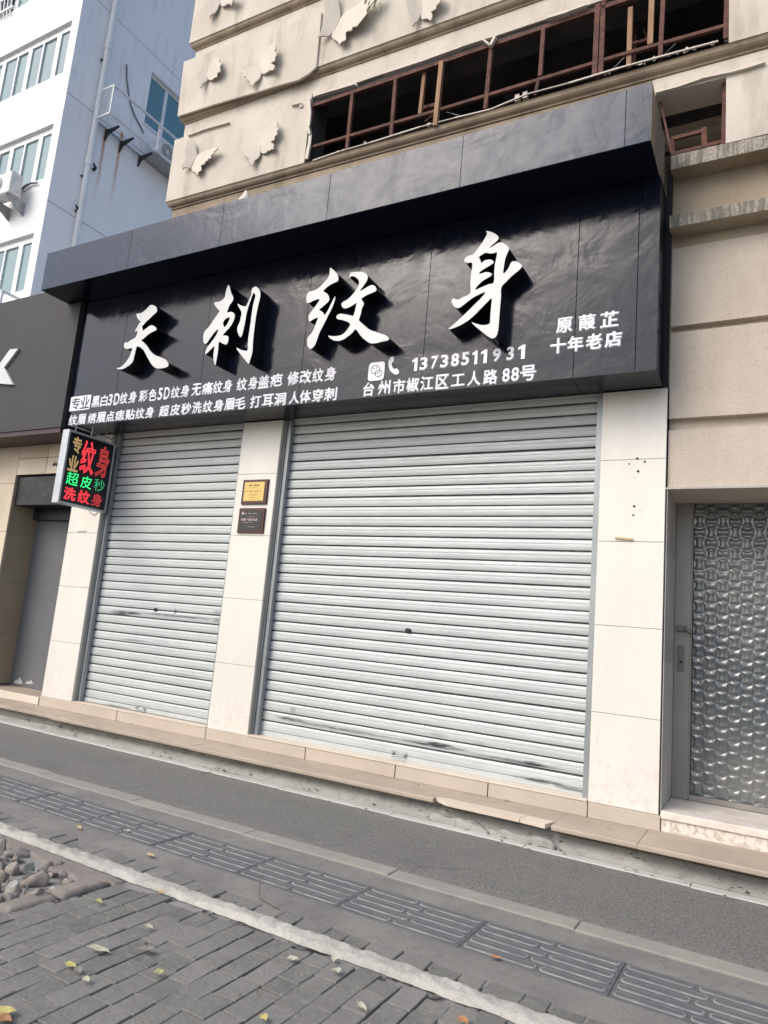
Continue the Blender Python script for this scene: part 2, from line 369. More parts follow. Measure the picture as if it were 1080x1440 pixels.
ROCKS = []
for i, (a, b) in enumerate((((.33,.29,.245),(.22,.19,.16)), ((.27,.25,.23),(.17,.16,.15)), ((.24,.26,.24),(.15,.165,.155)), ((.40,.37,.33),(.27,.25,.22)))):
    t = NT('rock'); c = t.mix(t.ramp(t.noise(9, 6, .7), .35, .65), a, b); c = t.mix(t.ramp(t.noise(45, 4, .8), .6, .7, 0, .5), c, (.09,.08,.07))
    t.col(c); t.rough(.9); t.bump(t.noise(40, 6, .7), .7, .012); ROCKS.append(t.mat)
SOIL = concrete('pit_soil', (.10,.085,.07), (.07,.06,.05), (.03,.028,.025))
HOLE = simple('hole', (.01,.01,.01), 1)

speckle(STONEW, 75, .5, (.30,.25,.20)); speckle(PLASTER, 30, .15, (.42,.35,.27)); speckle(PAVER, 70, .3, (.28,.275,.265)); speckle(BROWNC, 60, .4, (.14,.125,.11))
# ------------------------------------------------------------------ GROUND
def skx(x): return -.0135*(x)             # the street runs slightly askew to the shop front
def strip(mb, x0, x1, y0, y1, z, m=0, n=1):
    xs = [x0+(x1-x0)*i/n for i in range(n+1)]
    for a, b in zip(xs, xs[1:]):
        mb.add([(a,y0+skx(a),z),(b,y0+skx(b),z),(b,y1+skx(b),z),(a,y1+skx(a),z)], [(0,1,2,3)], m)
    return mb
G = -.25
g = MB().add([(-300,-300,G-.03),(300,-300,G-.03),(300,300,G-.03),(-300,300,G-.03)], [(0,1,2,3)]).build('ground', CONC, kind='structure')
asph = strip(MB(), -14, 9, -1.60, -.49, G+.0).build('cycle_path', ASPH, kind='structure')
# kerb line between gutter and asphalt, gutter slab
k = MB()
for i in range(24):
    x0 = -14+i*.98
    k.ctop(x0+.002, x0+.978, -.515+skx(x0), -.425+skx(x0), G-.05, G+.006, .004)
k.build('kerb', WKERB, kind='structure')
gm = MB()
for i in range(46):
    a = -14+.5*i; b = a+.5
    P3 = [(-.424,G+.001),(-.40,G+.004),(-.30,-.172),(-.05,-.165)]
    for (ya_, za_), (yb_, zb_) in zip(P3, P3[1:]):
        gm.add([(a,ya_+skx(a),za_),(b,ya_+skx(b),za_),(b,yb_+skx(b),zb_),(a,yb_+skx(a),zb_)], [(0,1,2,3)], 0, True)
gm.build('gutter', GUTT, kind='structure')
kb = thing('path_edging', '', ''); del kb['label'], kb['category']; kb['kind'] = 'structure'
km = MB().ctop(0, .985, -.125, 0, -.05, .012, .005).mesh('edging_stone', KERB)
for i in range(15):
    x0 = -7.6+i*.99
    obj('edging_stone', km, kb, loc=(x0, -1.495+skx(x0)+random.uniform(-.003,.003), G+random.uniform(-.001,.001)))
mb = strip(MB(), -14, 9, -1.80, -1.60, G+.002).build('mortar_strip', CONC, kind='structure')
strip(MB(), -14, 9, -2.40, -2.13, G+.001).build('mortar_band', CONC, kind='structure')
# tactile paving: tiles with raised bars
tac = thing('tactile_paving', '', ''); del tac['label'], tac['category']; tac['kind'] = 'structure'
def stadium(mb, x0, x1, yc, r, z, h, nseg=6):
    def ring(rr, zz):
        o = []
        for s_, cx in ((1, x1-r), (-1, x0+r)):
            for i in range(nseg+1):
                a = -math.pi/2 + math.pi*i/nseg
                o.append((cx + s_*math.cos(a)*rr, yc + s_*math.sin(a)*rr, zz))
        return o
    A = ring(r, z+.0005); B = ring(r-.002, z+h); C = ring(r-.0075, z+h+.0003); n = len(A)
    mb.add(A+B, [(i, (i+1) % n, n+(i+1) % n, n+i) for i in range(n)], 1)
    mb.add(B+C, [(i, (i+1) % n, n+(i+1) % n, n+i) for i in range(n)], 1)
    mb.add(C, [tuple(range(n))], 0)
def tact_mesh(shift):
    m_ = MB().ctop(.0005, .6145, -.352, 0, -.04, 0, .0025)
    for j in range(5):
        yc = -.040-.068*j
        a = .012; mid = .305 + (.028 if (j+shift) % 2 else -.028)
        stadium(m_, a, mid-.006, yc, .022, 0, .005); stadium(m_, mid+.006, .603, yc, .022, 0, .005)
    return m_.mesh('tactile_tile', [TACT, TACTW])
tms = [tact_mesh(0), tact_mesh(1)]
for i in range(-8, 7):
    x0 = -.652+.615*i
    o = obj('tactile_tile', tms[i % 2], tac, loc=(x0, -1.793+skx(x0), G+.005+random.uniform(-.001,.001)))
    o.rotation_euler = (random.uniform(-.003,.003), random.uniform(-.002,.002), -.0135+random.uniform(-.002,.002))
# row of dark setts between band and white line
sett = thing('sett_row', '', ''); del sett['label'], sett['category']; sett['kind'] = 'structure'
x = -4.4
while x < 1.4:
    wd = random.choice((.10,.11,.13,.15))
    o = MB().ctop(0, wd-.006, -.105, 0, -.05, 0, .004, jit=.004).build('sett', PAVER, sett)
    o.location = (x, -2.335+skx(x)+random.uniform(-.012,.004), G+.005+random.uniform(-.003,.004)); o.rotation_euler = (random.uniform(-.02,.02), random.uniform(-.02,.02), random.uniform(-.05,.02))
    x += wd
# pale mortar line with ragged edges
def ragged(name, mat, x0, x1, top, bot, z, n, amp, cell=.02, hz=.010):
    xs = [x0+(x1-x0)*i/n for i in range(n+1)]; V = []; F = []; K = 9
    for i, x in enumerate(xs):
        a = top(x)+amp*(noise.noise(Vector((x*7, 3.1, 0)))+.5*noise.noise(Vector((x*24, 9, 0))))
        b = bot(x)+amp*(noise.noise(Vector((x*6, 17.1, 0)))+.5*noise.noise(Vector((x*22, 5, 0))))
        for k_ in range(K+1):
            u = k_/K; y = a+(b-a)*u
            hh = hz*min(1, 4*u, 4*(1-u))*(1+1.1*noise.noise(Vector((x*17, y*17, 2)))+.7*noise.noise(Vector((x*60, y*60, 7))))
            V.append((x, y, z+hh if 0 < k_ < K else z-.012))
    for i in range(n):
        for k_ in range(K):
            p = i*(K+1)+k_; F.append((p, p+1, p+K+2, p+K+1))
    m_ = MB().add(V, F, 0, True)
    return m_.build(name, mat, kind='structure')
ragged('white_line', WLINE, -4.6, 1.6, lambda x: -2.425-.004*x, lambda x: -2.535-.008*x, G+.004, 520, .013)
# brick pavement
pav = thing('brick_pavement', '', ''); del pav['label'], pav['category']; pav['kind'] = 'structure'
MB().add([(-9,-9,G-.012),(9,-9,G-.012),(9,-2.40,G-.012),(-9,-2.40,G-.012)], [(0,1,2,3)]).build('joint_bed', JOINT, pav)
bms = []
for s_ in range(5):
    bms.append([MB().ctop(-.0484, .0484, -h_, h_, -.05, 0, .0025, jit=.0022).mesh('brick', PAVER) for h_ in (.0485,.0735,.0985)])
PIT = lambda x, y: x < -1.60-.0+(y+2.55)*.10 and x > -3.1
nb = 0; far = MB()
for c in range(-22, 22):
    x = -.03+.1005*c; y = -2.545 - random.choice((0, .02, .05)); rc_ = random.Random(c+50)
    while y > -4.9:
        k = rc_.choice((0,0,1,1,2)); hl = (.0485,.0735,.0985)[k]; yc = y-hl-.0015; y -= 2*hl+.003
        if PIT(x, yc): continue
        px = x+.004*math.sin(yc*9+c)+random.uniform(-.0015,.0015); pz = G+random.uniform(-.0025,.002)
        if -2.35 < x < 1.05 and yc > -3.50 and nb < 298:
            o = obj('brick', bms[(c*7+nb) % 5][k], pav, loc=(px, yc, pz)); nb += 1
            o.rotation_euler = (random.uniform(-.010,.010), random.uniform(-.015,.015), random.uniform(-.016,.016))
        else: far.ctop(px-.0484, px+.0484, yc-hl, yc+hl, G-.05, pz, .003)
far.build('brick_field', PAVER, pav, 'stuff')
# rock bed
bed = thing('rock_bed', '', ''); del bed['label'], bed['category']; bed['kind'] = 'structure'
MB().add([(-3.6,-4.2,G-.05),(-1.7,-4.2,G-.05),(-1.62,-2.5,G-.05),(-3.6,-2.5,G-.05)], [(0,1,2,3)]).build('soil', SOIL, bed)
def slabpatch(name, pts, z, th, mat, parent, res=.03, amp=.006):
    """uneven slab from an outline (x, y)"""
    bm = bmesh.new(); vs = [bm.verts.new((p[0], p[1], z)) for p in pts]; f = bm.faces.new(vs)
    bmesh.ops.triangulate(bm, faces=[f])
    bmesh.ops.subdivide_edges(bm, edges=bm.edges, cuts=3, use_grid_fill=True)
    bmesh.ops.triangulate(bm, faces=bm.faces)
    bmesh.ops.subdivide_edges(bm, edges=bm.edges, cuts=1, use_grid_fill=True)
    bd = {v for e in bm.edges if len(e.link_faces) == 1 for v in e.verts}
    for v in bm.verts:
        v.co.z += amp*(noise.noise(v.co*9)+.6*noise.noise(v.co*27)) - (th*.25 if v in bd else 0)
        if v in bd: v.co.x += .006*noise.noise(v.co*19); v.co.y += .006*noise.noise(v.co*23+Vector((4,4,4)))
    r_ = bmesh.ops.extrude_edge_only(bm, edges=[e for e in bm.edges if len(e.link_faces) == 1])
    for v in [v for v in r_['geom'] if isinstance(v, bmesh.types.BMVert)]: v.co.z -= th
    bmesh.ops.recalc_face_normals(bm, faces=bm.faces)
    me = bpy.data.meshes.new(name); bm.to_mesh(me); bm.free(); me.materials.append(mat)
    for p in me.polygons: p.use_smooth = True
    return obj(name, me, parent)
slabpatch('mortar_apron', [(-3.3,-2.50),(-2.3,-2.525),(-1.60,-2.535),(-1.60,-2.60),(-1.70,-2.63),(-1.76,-2.70),(-1.86,-2.66),(-1.98,-2.68),(-2.10,-2.62),(-2.4,-2.62),(-3.3,-2.60)], G+.004, .05, BROWNC, bed)
for (y0, y1, dx) in ((-2.615,-2.86,0),(-2.865,-3.12,-.01),(-3.125,-3.4,-.015),(-3.405,-3.68,-.01)):
    slabpatch('border_stone', [(-1.735+dx,y0),(-1.625+dx,y0),(-1.635+dx,y1),(-1.745+dx,y1)], G+.012, .06, BROWNC, bed)
def rock(cx, cy, rx, ry, rz, mat, rot=0, seed=0, z=G-.02, sharp=.25, sub=3):
    bm = bmesh.new(); bmesh.ops.create_icosphere(bm, subdivisions=sub, radius=1)
    rnd = random.Random(seed)
    planes = [(Vector((rnd.gauss(0,1), rnd.gauss(0,1), rnd.gauss(0,1)+.2)).normalized(), rnd.uniform(.52,.80)) for _ in range(9)]
    for v in bm.verts:
        for n_, d_ in planes:
            k_ = v.co.dot(n_)
            if k_ > d_: v.co -= n_*(k_-d_)*.97
        nn = noise.noise(v.co*1.6+Vector((seed*3.7,0,0)))*sharp + noise.noise(v.co*5+Vector((seed*1.7,2,0)))*.08 + noise.noise(v.co*13+Vector((seed,2,0)))*.04
        v.co *= 1+nn
    for v in bm.verts: v.co = Vector((v.co.x*rx, v.co.y*ry, v.co.z*rz))
    me = bpy.data.meshes.new('stone'); bm.to_mesh(me); bm.free(); me.materials.append(mat)
    for p in me.polygons: p.use_smooth = True
    o = obj('stone', me, bed, loc=(cx, cy, z+rz*.35)); o.rotation_euler = (0, 0, rot); return o
def rp(zx, zy, s=9, ox=0, oy=1150, z=G): return P(ox+zx/s, oy+zy/s, 2, z)
rk = [  # centre in the enlarged crop, size px, material, height
    (375,610,85,60,2,.035),(440,790,200,95,0,.05),(175,880,150,75,3,.045),(460,960,190,75,0,.035),(170,650,115,100,0,.05),(40,740,95,90,0,.05),
    (600,590,85,60,0,.03),(755,575,75,45,1,.025),(640,700,85,35,0,.02),(800,680,90,50,1,.02),(200,500,75,42,0,.028),(60,510,60,40,1,.025),(30,610,80,40,1,.03),
    (120,1010,150,60,1,.035),(-40,880,80,90,1,.05),(-60,560,90,80,0,.05),(700,870,90,50,3,.02),(880,800,110,65,0,.03),(20,350,60,110,1,.06),(230,420,200,70,1,.03),
    (470,660,40,25,3,.02),(300,930,40,30,1,.02),(540,880,30,20,0,.015),(770,790,40,30,1,.02),(-30,1040,90,50,0,.04),(30,300,22,14,3,.04),(345,870,18,14,3,.03),(20,545,25,14,3,.03),(110,800,40,20,1,.02)]
for i, (zx, zy, wx, wy, m_, h_) in enumerate(rk):
    c_ = rp(zx, zy+wy*.35); a_ = rp(zx-wx, zy+wy*.35); b_ = rp(zx+wx, zy+wy*.35)
    r_ = (b_-a_).length*.46
    rock(c_.x, c_.y, r_, r_*.72, max(h_, r_*.55)*1.0, ROCKS[m_], rot=math.atan2(b_.y-a_.y, b_.x-a_.x), seed=i+3, z=G-.015)
for i in range(26):
    rock(random.uniform(-2.9,-1.8), random.uniform(-3.5,-2.66), random.uniform(.015,.06), random.uniform(.015,.05), random.uniform(.015,.04), ROCKS[i % 4], random.uniform(0,3), 100+i, z=G-.05, sub=2)

# ------------------------------------------------------------------ shop step
step = thing('shop_step', '', ''); del step['label'], step['category']; step['kind'] = 'structure'
segs = [(-9.0,-6.9,-.33),(-6.895,-5.2,-.345),(-5.195,-3.3,-.37),(-3.295,-.98,-.385),(-.13,.395,-.43),(.40,2.0,-.465),(2.01,4.2,-.47)]
for (a, b, y) in segs:
    m_ = MB(); zt = -.10 if a < .39 else -.093
    yb = -.012 if b < 3 else .0
    # slab with rounded nose
    prof = [(yb, zt), (y+.006, zt), (y, zt-.006), (y, zt-.026), (y+.006, zt-.032), (yb, zt-.032)]
    m_.prism(prof, 0, a+.0015, b-.0015).build('tread_slab', STEP, step)
m_ = MB().prism([(-.012,-.10),(-.30,-.10),(-.30,-.132),(-.012,-.132)], 0, -.98, -.13).build('tread_slab', STEP, step)
# pale replaced strip and the broken edge under it
MB().prism([(-.98,-.335),(-.87,-.41),(-.34,-.425),(-.33,-.315),(-.9,-.31)], 2, -.125, -.0965).build('edge_tile', PALE, step)
MB().prism([(-.335,-.425),(-.165,-.445),(-.135,-.33),(-.325,-.315)], 2, -.125, -.0965).build('edge_tile', PALE, step)
MB().box(-14, 4.2, -.28, 0, G-.02, -.133).build('step_base', CRACKC, step)
for P_ in ([(-1.0,-.395),(-.95,-.33),(-.62,-.34),(-.55,-.42),(-.7,-.435)],[(-.56,-.41),(-.6,-.34),(-.14,-.36),(-.10,-.415),(-.3,-.445)]):
    slabpatch('broken_concrete', P_, -.20, .04, GUTT, step, amp=.022)
for (a, b) in ((-5.875,-4.66),(-4.655,-3.47),(-3.465,-2.35),(-2.345,-1.49),(-1.485,-.72),(-.715,0),(.003,.468)):
    MB().cbox(a+.0015, b-.0015, -.012, .1, -.10, -.001 if b > .3 or b < -5 else .0, .002).build('riser_tile', RISER, step)
# pale lip under both shutters
MB().cbox(-5.35, -3.475, -.016, .25, .0005, .008, .002).build('shutter_sill', PALE, step)
MB().cbox(-2.985, -.005, -.018, .25, .0005, .012, .002).build('shutter_sill', PALE, step)
# left neighbour floor
MB().box(-12, -5.88, .0, .6, -.13, -.018).build('alcove_floor', STEP, step)
MB().cbox(-12, -5.88, -.022, -.0005, -.098, -.016, .003).build('edge_tile', PALE, step)

# ------------------------------------------------------------------ SHOP BUILDING
bd = thing('shop_building', 'beige plastered building with butterfly reliefs, burnt out windows and two closed shutters', 'building')
xL1, xL2, xM1, xM2, xR2 = -5.8687, -5.37, -3.4678, -2.9902, .4548
def pillar(x0, x1, side=None, ztop=2.925, z0=0):
    core = MB().box(x0+.008, x1-.008, .006, .5, z0-.1 if z0 else -.09, ztop).build('pillar', GROUT, bd)
    k_ = 0
    while z0+k_*.6 < ztop-.05:
        a = z0+k_*.6; b = min(a+.6, ztop)
        MB().cbox(x0+.0012, x1-.0012, -.002+random.uniform(-.0008,.0008), .02, a+.0014, b-.0014, .0018).build('tile', TILE, core)
        if side:
            m_ = MB().box(x1-.012, x1+.0005, .0215, .06, a+.0014, b-.0014); m_.build('tile', SIDETILE, core)
        k_ += 1
    return core
pl = pillar(xL1, xL2, True); pm = pillar(xM1, xM2, True); pr = pillar(0, xR2, False)
# broken screw plugs on the right pillar
for (zx, zy, r_) in ((345,420,.009),(388,438,.008),(300,450,.006),(350,490,.007),(328,688,.008)):
    p = P(810+zx/4, 540+zy/4, 1, 0)
    MB().tube([(p.x,-.0045,p.z),(p.x,.004,p.z)], [r_, r_], 7).build('screw_hole', HOLE, pr)
for (zx, zy, r_) in ((350,12,.009),(327,208,.008),(322,258,.007),(360,232,.003),(330,78-30,.003)):
    p = P(810+zx/4, 660+zy/4, 1, 0)
    MB().tube([(p.x,-.0045,p.z),(p.x,.004,p.z)], [r_, r_], 7).build('screw_hole', HOLE, pr)
# shutters
PITCH = .0888
def slat_mesh(L, bottom=False):
    prof = [(.014,0),(.014,.0035),(.001,.0055),(-.001,.013),(-.0035,.026),(-.0042,.040),(-.0036,.0475),(-.0012,.0500),(-.0034,.0525),(-.0040,.062),(-.0025,.074),(.001,.0795),(.006,.0820),(.014,.0832),(.014,PITCH+.001)]
    m_ = MB(); n = len(prof)
    vs = [(0,y,z) for y, z in prof]+[(L,y,z) for y, z in prof]
    m_.add(vs, [(i, i+1, n+i+1, n+i) for i in range(2, n-3)], 0, False)
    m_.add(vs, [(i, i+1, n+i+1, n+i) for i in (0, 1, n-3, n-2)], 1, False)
    me = m_.mesh('slat', [SHUT, GROOVESHADE]); return me
def shutter(x0, x1, lock, handle, label):
    sh = MB().cbox(x0, x1, .104, .125, .010, .052, .004).build('rolling_shutter', [SHUT], bd); sh['label'] = label
    MB().box(x0, x1, .1, .13, .002, .0098).build('rubber_seal', DARKSTEEL, sh)
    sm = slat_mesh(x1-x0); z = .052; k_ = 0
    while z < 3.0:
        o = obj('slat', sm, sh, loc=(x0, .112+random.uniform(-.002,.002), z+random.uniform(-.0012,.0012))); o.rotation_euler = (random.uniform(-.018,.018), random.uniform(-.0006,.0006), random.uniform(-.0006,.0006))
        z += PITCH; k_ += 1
    (lx, lz) = lock
    m_ = MB(); n = 14
    for (r_, y) in ((.026,.106),(.026,.098),(.012,.092)):
        pass
    m_.tube([(lx,.114,lz),(lx,.101,lz)], [.03,.028], 16).tube([(lx,.101,lz),(lx,.094,lz)], [.013,.011], 10)
    for v_i, v in enumerate(m_.v): m_.v[v_i] = (v[0], v[1], lz+(v[2]-lz)*.62)
    m_.build('lock', DARKSTEEL, sh)
    hx, hz = handle
    h = MB().tube([(hx-.055,.105,hz+.012),(hx-.055,.078,hz+.012),(hx-.05,.07,hz),(hx+.05,.07,hz),(hx+.055,.078,hz+.012),(hx+.055,.105,hz+.012)], .005, 6)
    h.box(hx-.066,hx-.044,.0995,.1035,hz-.012,hz+.03); h.box(hx+.044,hx+.066,.0995,.1035,hz-.012,hz+.03)
    h.build('handle', GALV, sh)
    MB().box(x0-.05, x1+.05, .134, .145, 0, 3.05).build('shutter_back', DARKSTEEL, sh)
    return sh
shutter(-5.325, xM1-.035, (-4.443,1.030), (-4.452,.034), 'narrow pale grey ribbed shutter with a black scuff at mid height')
shutter(xM2+.05, -.045, (-1.53,1.045), (-1.52,.048), 'wide pale grey ribbed shutter with black smears near the bottom')
def rail(xa, xb, wide):
    m_ = MB()
    if wide:   # left side of an opening: front lip, groove and inner face show
        m_.box(xa, xa+.022, .045, .13, .002, 2.93); m_.box(xa+.0225, xa+.030, .062, .13, .002, 2.93); m_.box(xa+.0305, xb, .052, .0985, .002, 2.93)
    else: m_.box(xa, xb, .03, .0985, .002, 2.93)
    return m_.build('guide_rail', RAIL, bd)
rail(xL2+.001, xL2+.056, True); rail(xM2+.001, xM2+.066, True); rail(xM1-.036, xM1-.001, False); rail(-.046, -.001, False)
MB().box(-5.87, .455, .131, .5, 2.6, 2.94).build('lintel', GROUT, bd)
# body of the building below / behind
body = MB(); body.box(-4.93, 6, 1.5, 5.0, -.3, 5.2).box(-5.86, -4.92, .5, 5.2, -.3, 4.36).box(-4.93, 6, 5.0, 5.2, -.3, 9.4)
body.box(-5.85, .46, .02, .5, 2.95, 4.36)
body.build('rear_block', PLASTER, bd)
# right hand wall: rendered stone courses with recessed grooves, y = .03
def sz(x, z): return z - .0155*x          # the floors above run slightly out of level
YW = .03
MB().box(.46, 4.2, .09, .6, 2.176, 4.7).build('wall_core', STONEW, bd)
for (a, b) in ((2.176,2.612),(2.70,3.352),(3.402,4.02)):
    m_ = MB(); c_ = .012
    prof = [(YW+c_*0,a+0),(YW,b),(YW+.03,b),(.0895,b-.0),(.0895,a),(YW+.03,a)]
    m_.prism([(YW,a),(YW,b),(.095,b),(.095,a)], 0, .4625, 4.2).build('stone_course', STONEW, bd)
for (zt, zb) in ((4.692,4.577),(4.203,4.104)):
    lg_ = MB().box(.456, 4.2, -.1155, .095, zb, zt).build('ledge', LEDGE, bd); MB().cbox(.456, 4.2, -.12, -.1157, zb+.002, zt+.001, .002).build('ledge_face', LEDGEF, lg_)
MB().box(.45, 4.2, .031, .6, 4.204, 4.576).build('ledge_wall', LEDGE, bd)
MB().box(.45, 4.2, .031, .095, 4.0205, 4.1035).build('ledge_wall', LEDGE, bd)
# upper floors: bands, mouldings, strips
YB, YS, XC = -.12, -.056, -4.93
def skewbox(m_, x0, x1, y0, y1, z0, z1, m=0):
    vs = [(x0,y0,sz(x0,z0)),(x1,y0,sz(x1,z0)),(x1,y1,sz(x1,z0)),(x0,y1,sz(x0,z0)),(x0,y0,sz(x0,z1)),(x1,y0,sz(x1,z1)),(x1,y1,sz(x1,z1)),(x0,y1,sz(x0,z1))]
    return m_.add(vs, [(0,3,2,1),(4,5,6,7),(0,1,5,4),(1,2,6,5),(2,3,7,6),(3,0,4,7)], m)
def skewprof(m_, prof, x0, x1, inset, m=0):
    """profile (y, z) swept along x and mitred round the left corner"""
    n = len(prof); V = []
    for (y, z) in prof: V.append((x0+(y-YB), 1.5, sz(x0, z)))
    for (y, z) in prof: V.append((x0+(y-YB), y, sz(x0, z)))
    for (y, z) in prof: V.append((x1, y, sz(x1, z)))
    F = [(k_*n+i, k_*n+i+1, (k_+1)*n+i+1, (k_+1)*n+i) for k_ in range(2) for i in range(n-1)]
    return m_.add(V, F, m, True)
def cornice(zb, name='cornice'):
    prof = [(YB,zb-.0005),(YB+.006,zb-.004),(YB+.012,zb-.018),(YB+.016,zb-.034),(YB+.028,zb-.050),(YB+.046,zb-.060),(YB+.052,zb-.064),(YB+.052,zb-.078),(YS+.004,zb-.082)]
    m_ = MB(); 
    for seg in [prof]: skewprof(m_, seg, XC, 4.2, 0)
    for i in range(len(m_.sm)): m_.sm[i] = False
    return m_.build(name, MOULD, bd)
WX0, WX1 = -3.0, .84          # the large burnt window
WZ0, WZ1 = 5.545, 6.275
for z in (5.525, 6.61, 7.585, 8.67): cornice(z)
def band(z0, z1, x0=XC, x1=4.2, y=YB, name='wall_band', mat=PLASTER, yb=.14): return skewbox(MB(), x0, x1, y, yb, z0, z1).build(name, mat, bd)
band(5.5255, 6.31, XC, WX0); band(5.5255, 6.31, WX1, 4.2); band(6.275, 6.31, WX0+.001, WX1-.001, YB+.012, 'window_head', yb=-.085)
skewbox(MB(), WX0+.001, WX1-.001, -.084, .14, 6.20, 6.3095).box(WX0+.0005, WX0+.03, -.105, .14, 5.60, 6.24).box(WX1-.03, WX1-.0005, -.105, .14, 5.54, 6.25).build('shade_reveal', INNER, bd)  # soot-coloured boxes added to paint in the shade of the gap behind the frame
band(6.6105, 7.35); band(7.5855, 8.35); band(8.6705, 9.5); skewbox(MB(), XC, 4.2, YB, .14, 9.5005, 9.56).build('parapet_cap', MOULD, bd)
for a, b in ((4.69,5.44),(6.3105,6.535),(7.3505,7.51),(8.3505,8.59)):
    if a < 5:
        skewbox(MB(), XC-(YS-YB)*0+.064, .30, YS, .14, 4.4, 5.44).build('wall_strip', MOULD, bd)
        skewbox(MB(), .3005, 4.2, YS, .14, 5.262, 5.44).build('wall_strip', PLASTER, bd)
    else: skewbox(MB(), XC+.064, 4.2, YS, .14, a, b).build('wall_strip', PLASTER, bd)
# band with the small window, right of the sign
SWX, SWZ = .825, 5.245
skewbox(MB(), SWX, 4.2, YB, .14, 4.70, 5.2615).build('wall_band', PLASTER, bd)
skewbox(MB(), -.6, SWX-.001, YB, .14, SWZ, 5.2615).build('window_head', PLASTER, bd)
# side and back walls, floors and ceilings of the burnt rooms
MB().box(XC, XC+.15, .14, 5.0, 4.4, 9.4).build('side_wall', PLASTER, bd)
rm = MB(); rm.box(XC+.15, 6, .141, 4.99, 5.30, 5.50); rm.box(XC+.15, 6, .141, 4.99, 6.42, 6.6); rm.box(XC+.2, 6, 4.2, 4.3, 5.5, 6.42); rm.box(6,6.1,.14,5,4.4,6.6)
rm.box(XC+.15, 6, .31, 4.99, 9.3, 9.4); rm.box(XC+.15, 4.2, .145, .3, 6.6, 9.4)
for i in range(5): rm.box(-3.9+i*1.0, -3.8+i*1.0, .9+.3*i, 1.0+.3*i, 5.5, 6.42)
for i in range(4): rm.bar((-3.4+i*1.1, .6+.3*(i % 2), 6.3), (-2.2+i*1.1, 1.4, 6.12), .05)
rm.build('burnt_room', INNER, bd)
rm = MB(); rm.box(-.3, 3.0, .30, 2.2, 5.27, 5.299); rm.box(-.3, 3.0, .42, .52, 5.20, 5.269); rm.box(-.3, 3.0, .85, .95, 4.45, 5.269)
rm.build('room_wall', INNERL, bd)
MB().box(-.3, 3, .145, .299, 5.25, 5.299).box(-.3, 3, .5205, .60, 5.22, 5.269).build('room_ceiling', INNER, bd)
# plaster sheet standing proud with a broken corner (middle band) and peeled edges
def sheet(name, pts, y, th, mat, parent, amp=0):
    q = [P(a, b, 1, y) for a, b in pts]; poly = [(p.x, p.z) for p in q]
    vs = [(x, y, z) for x, z in poly] + [(x, y+th, z) for x, z in poly]; n = len(poly)
    return MB().add(vs, [tuple(range(n)), tuple(range(2*n-1, n-1, -1))]+[(i, (i+1) % n, n+(i+1) % n, n+i) for i in range(n)]).build(name, mat, parent)
sheet('plaster_sheet', [(249.5,163.5),(300,147),(360,129.5),(396,118.5),(420,112),(434,103.5),(444.5,94),(446.5,75),(448.5,55),(450.5,35),(452,17),(400,35.5),(330,60),(258.5,87)], -.142, .022, PLASTER, bd)
def flake(pts, y=-.135, w_=.02, d=.035):
    m_ = MB(); q = [P(a, b, 1, y) for a, b in pts]
    for i in range(len(q)-1): m_.bar(q[i], q[i+1], d, w_*random.uniform(.6,1.3))
    return m_.build('broken_edge', BUTTER, bd)
flake([(434.5,140),(436,160),(434,178),(436.5,190),(435,205),(431.5,224)])
flake([(265,191),(285,184),(305,178),(323,173)], -.13, .012); flake([(411,149),(424,146),(423,151)], -.13, .012)
flake([(444,136),(470,128),(500,119),(503,121)], -.12, .016); flake([(540,104.5),(600,85),(650,67),(690,54)], -.125, .012)
flake([(770,26),(800,17),(825,8)], -.14, .02); flake([(680,57),(690,65),(697,52)], -.14, .02)
flake([(922,131.5),(950,124),(985,112),(1022,104),(1045,98),(1076,88)], -.13, .014)
flake([(440,226),(475,214),(520,201),(590,179),(640,166),(690,154),(740,133),(800,117),(870,96),(950,74),(1010,58)], -.118, .010, .014)
# window frames: rusty steel
def pbar(m_, a, b, w_, y, h=None, m=0): m_.bar(P(*a, 1, y), P(*b, 1, y), (h or w_)*.82, w_*.82, m, up=(0,-1,0))
wf = MB(); 
pbar(wf, (441,149.5), (1026,-48), .045, -.098)
wf = wf.build('window_frame', RUST, bd); wf['label'] = 'rusted steel frame of the wide burnt out window'
def member(a, b, w_, y=-.098, mat=RUST, par=None, name='frame_bar', h=None):
    m_ = MB(); pbar(m_, a, b, w_, y, h); return m_.build(name, mat, par or wf)
member((435,208.5), (540,177.5), .034); member((540,177.5),(600,160.5),.034); member((600,160.5),(870,79),.034); member((870,79),(1024,36),.034)
for a, b, w_ in (((496.5,131),(488.5,210),.042),((557.5,106),(550.5,192),.042),((691.5,66),(683,154),.044),((765,37),(760,108),.042),((758,110),(752.5,135),.03),
                 ((841,8),(836.5,110),.05),((849,4),(845,108),.045),((933,-4),(928.5,84),.04),((1023.5,-40),(1021,56),.045),((440.5,148),(433.5,224),.03)):
    member(a, b, w_)
for a, b, w_, y in (((597.5,103),(591,161),.04,-.06),((621.5,88),(612.5,178),.05,-.115),((887,12),(884.5,94),.045,-.08),((917,-2),(914.5,64),.05,-.07)): member(a, b, w_, y, WOOD, name='wooden_stud')
member((593,153),(620,146.5),.04,.02); member((598,171),(612,160),.02,.1); member((842,117),(880,79),0.010,.0,DARKSTEEL,name='stray_rod'); member((935,76),(950,62),.010,.02,DARKSTEEL,name='stray_rod')
member((628,158),(655,165),.010,.0,DARKSTEEL,name='stray_rod'); member((885,63),(916,55),.03,.1)
member((905,40),(912,62),.02,.2); member((895,20),(892,90),.03,.25)
m_ = MB()
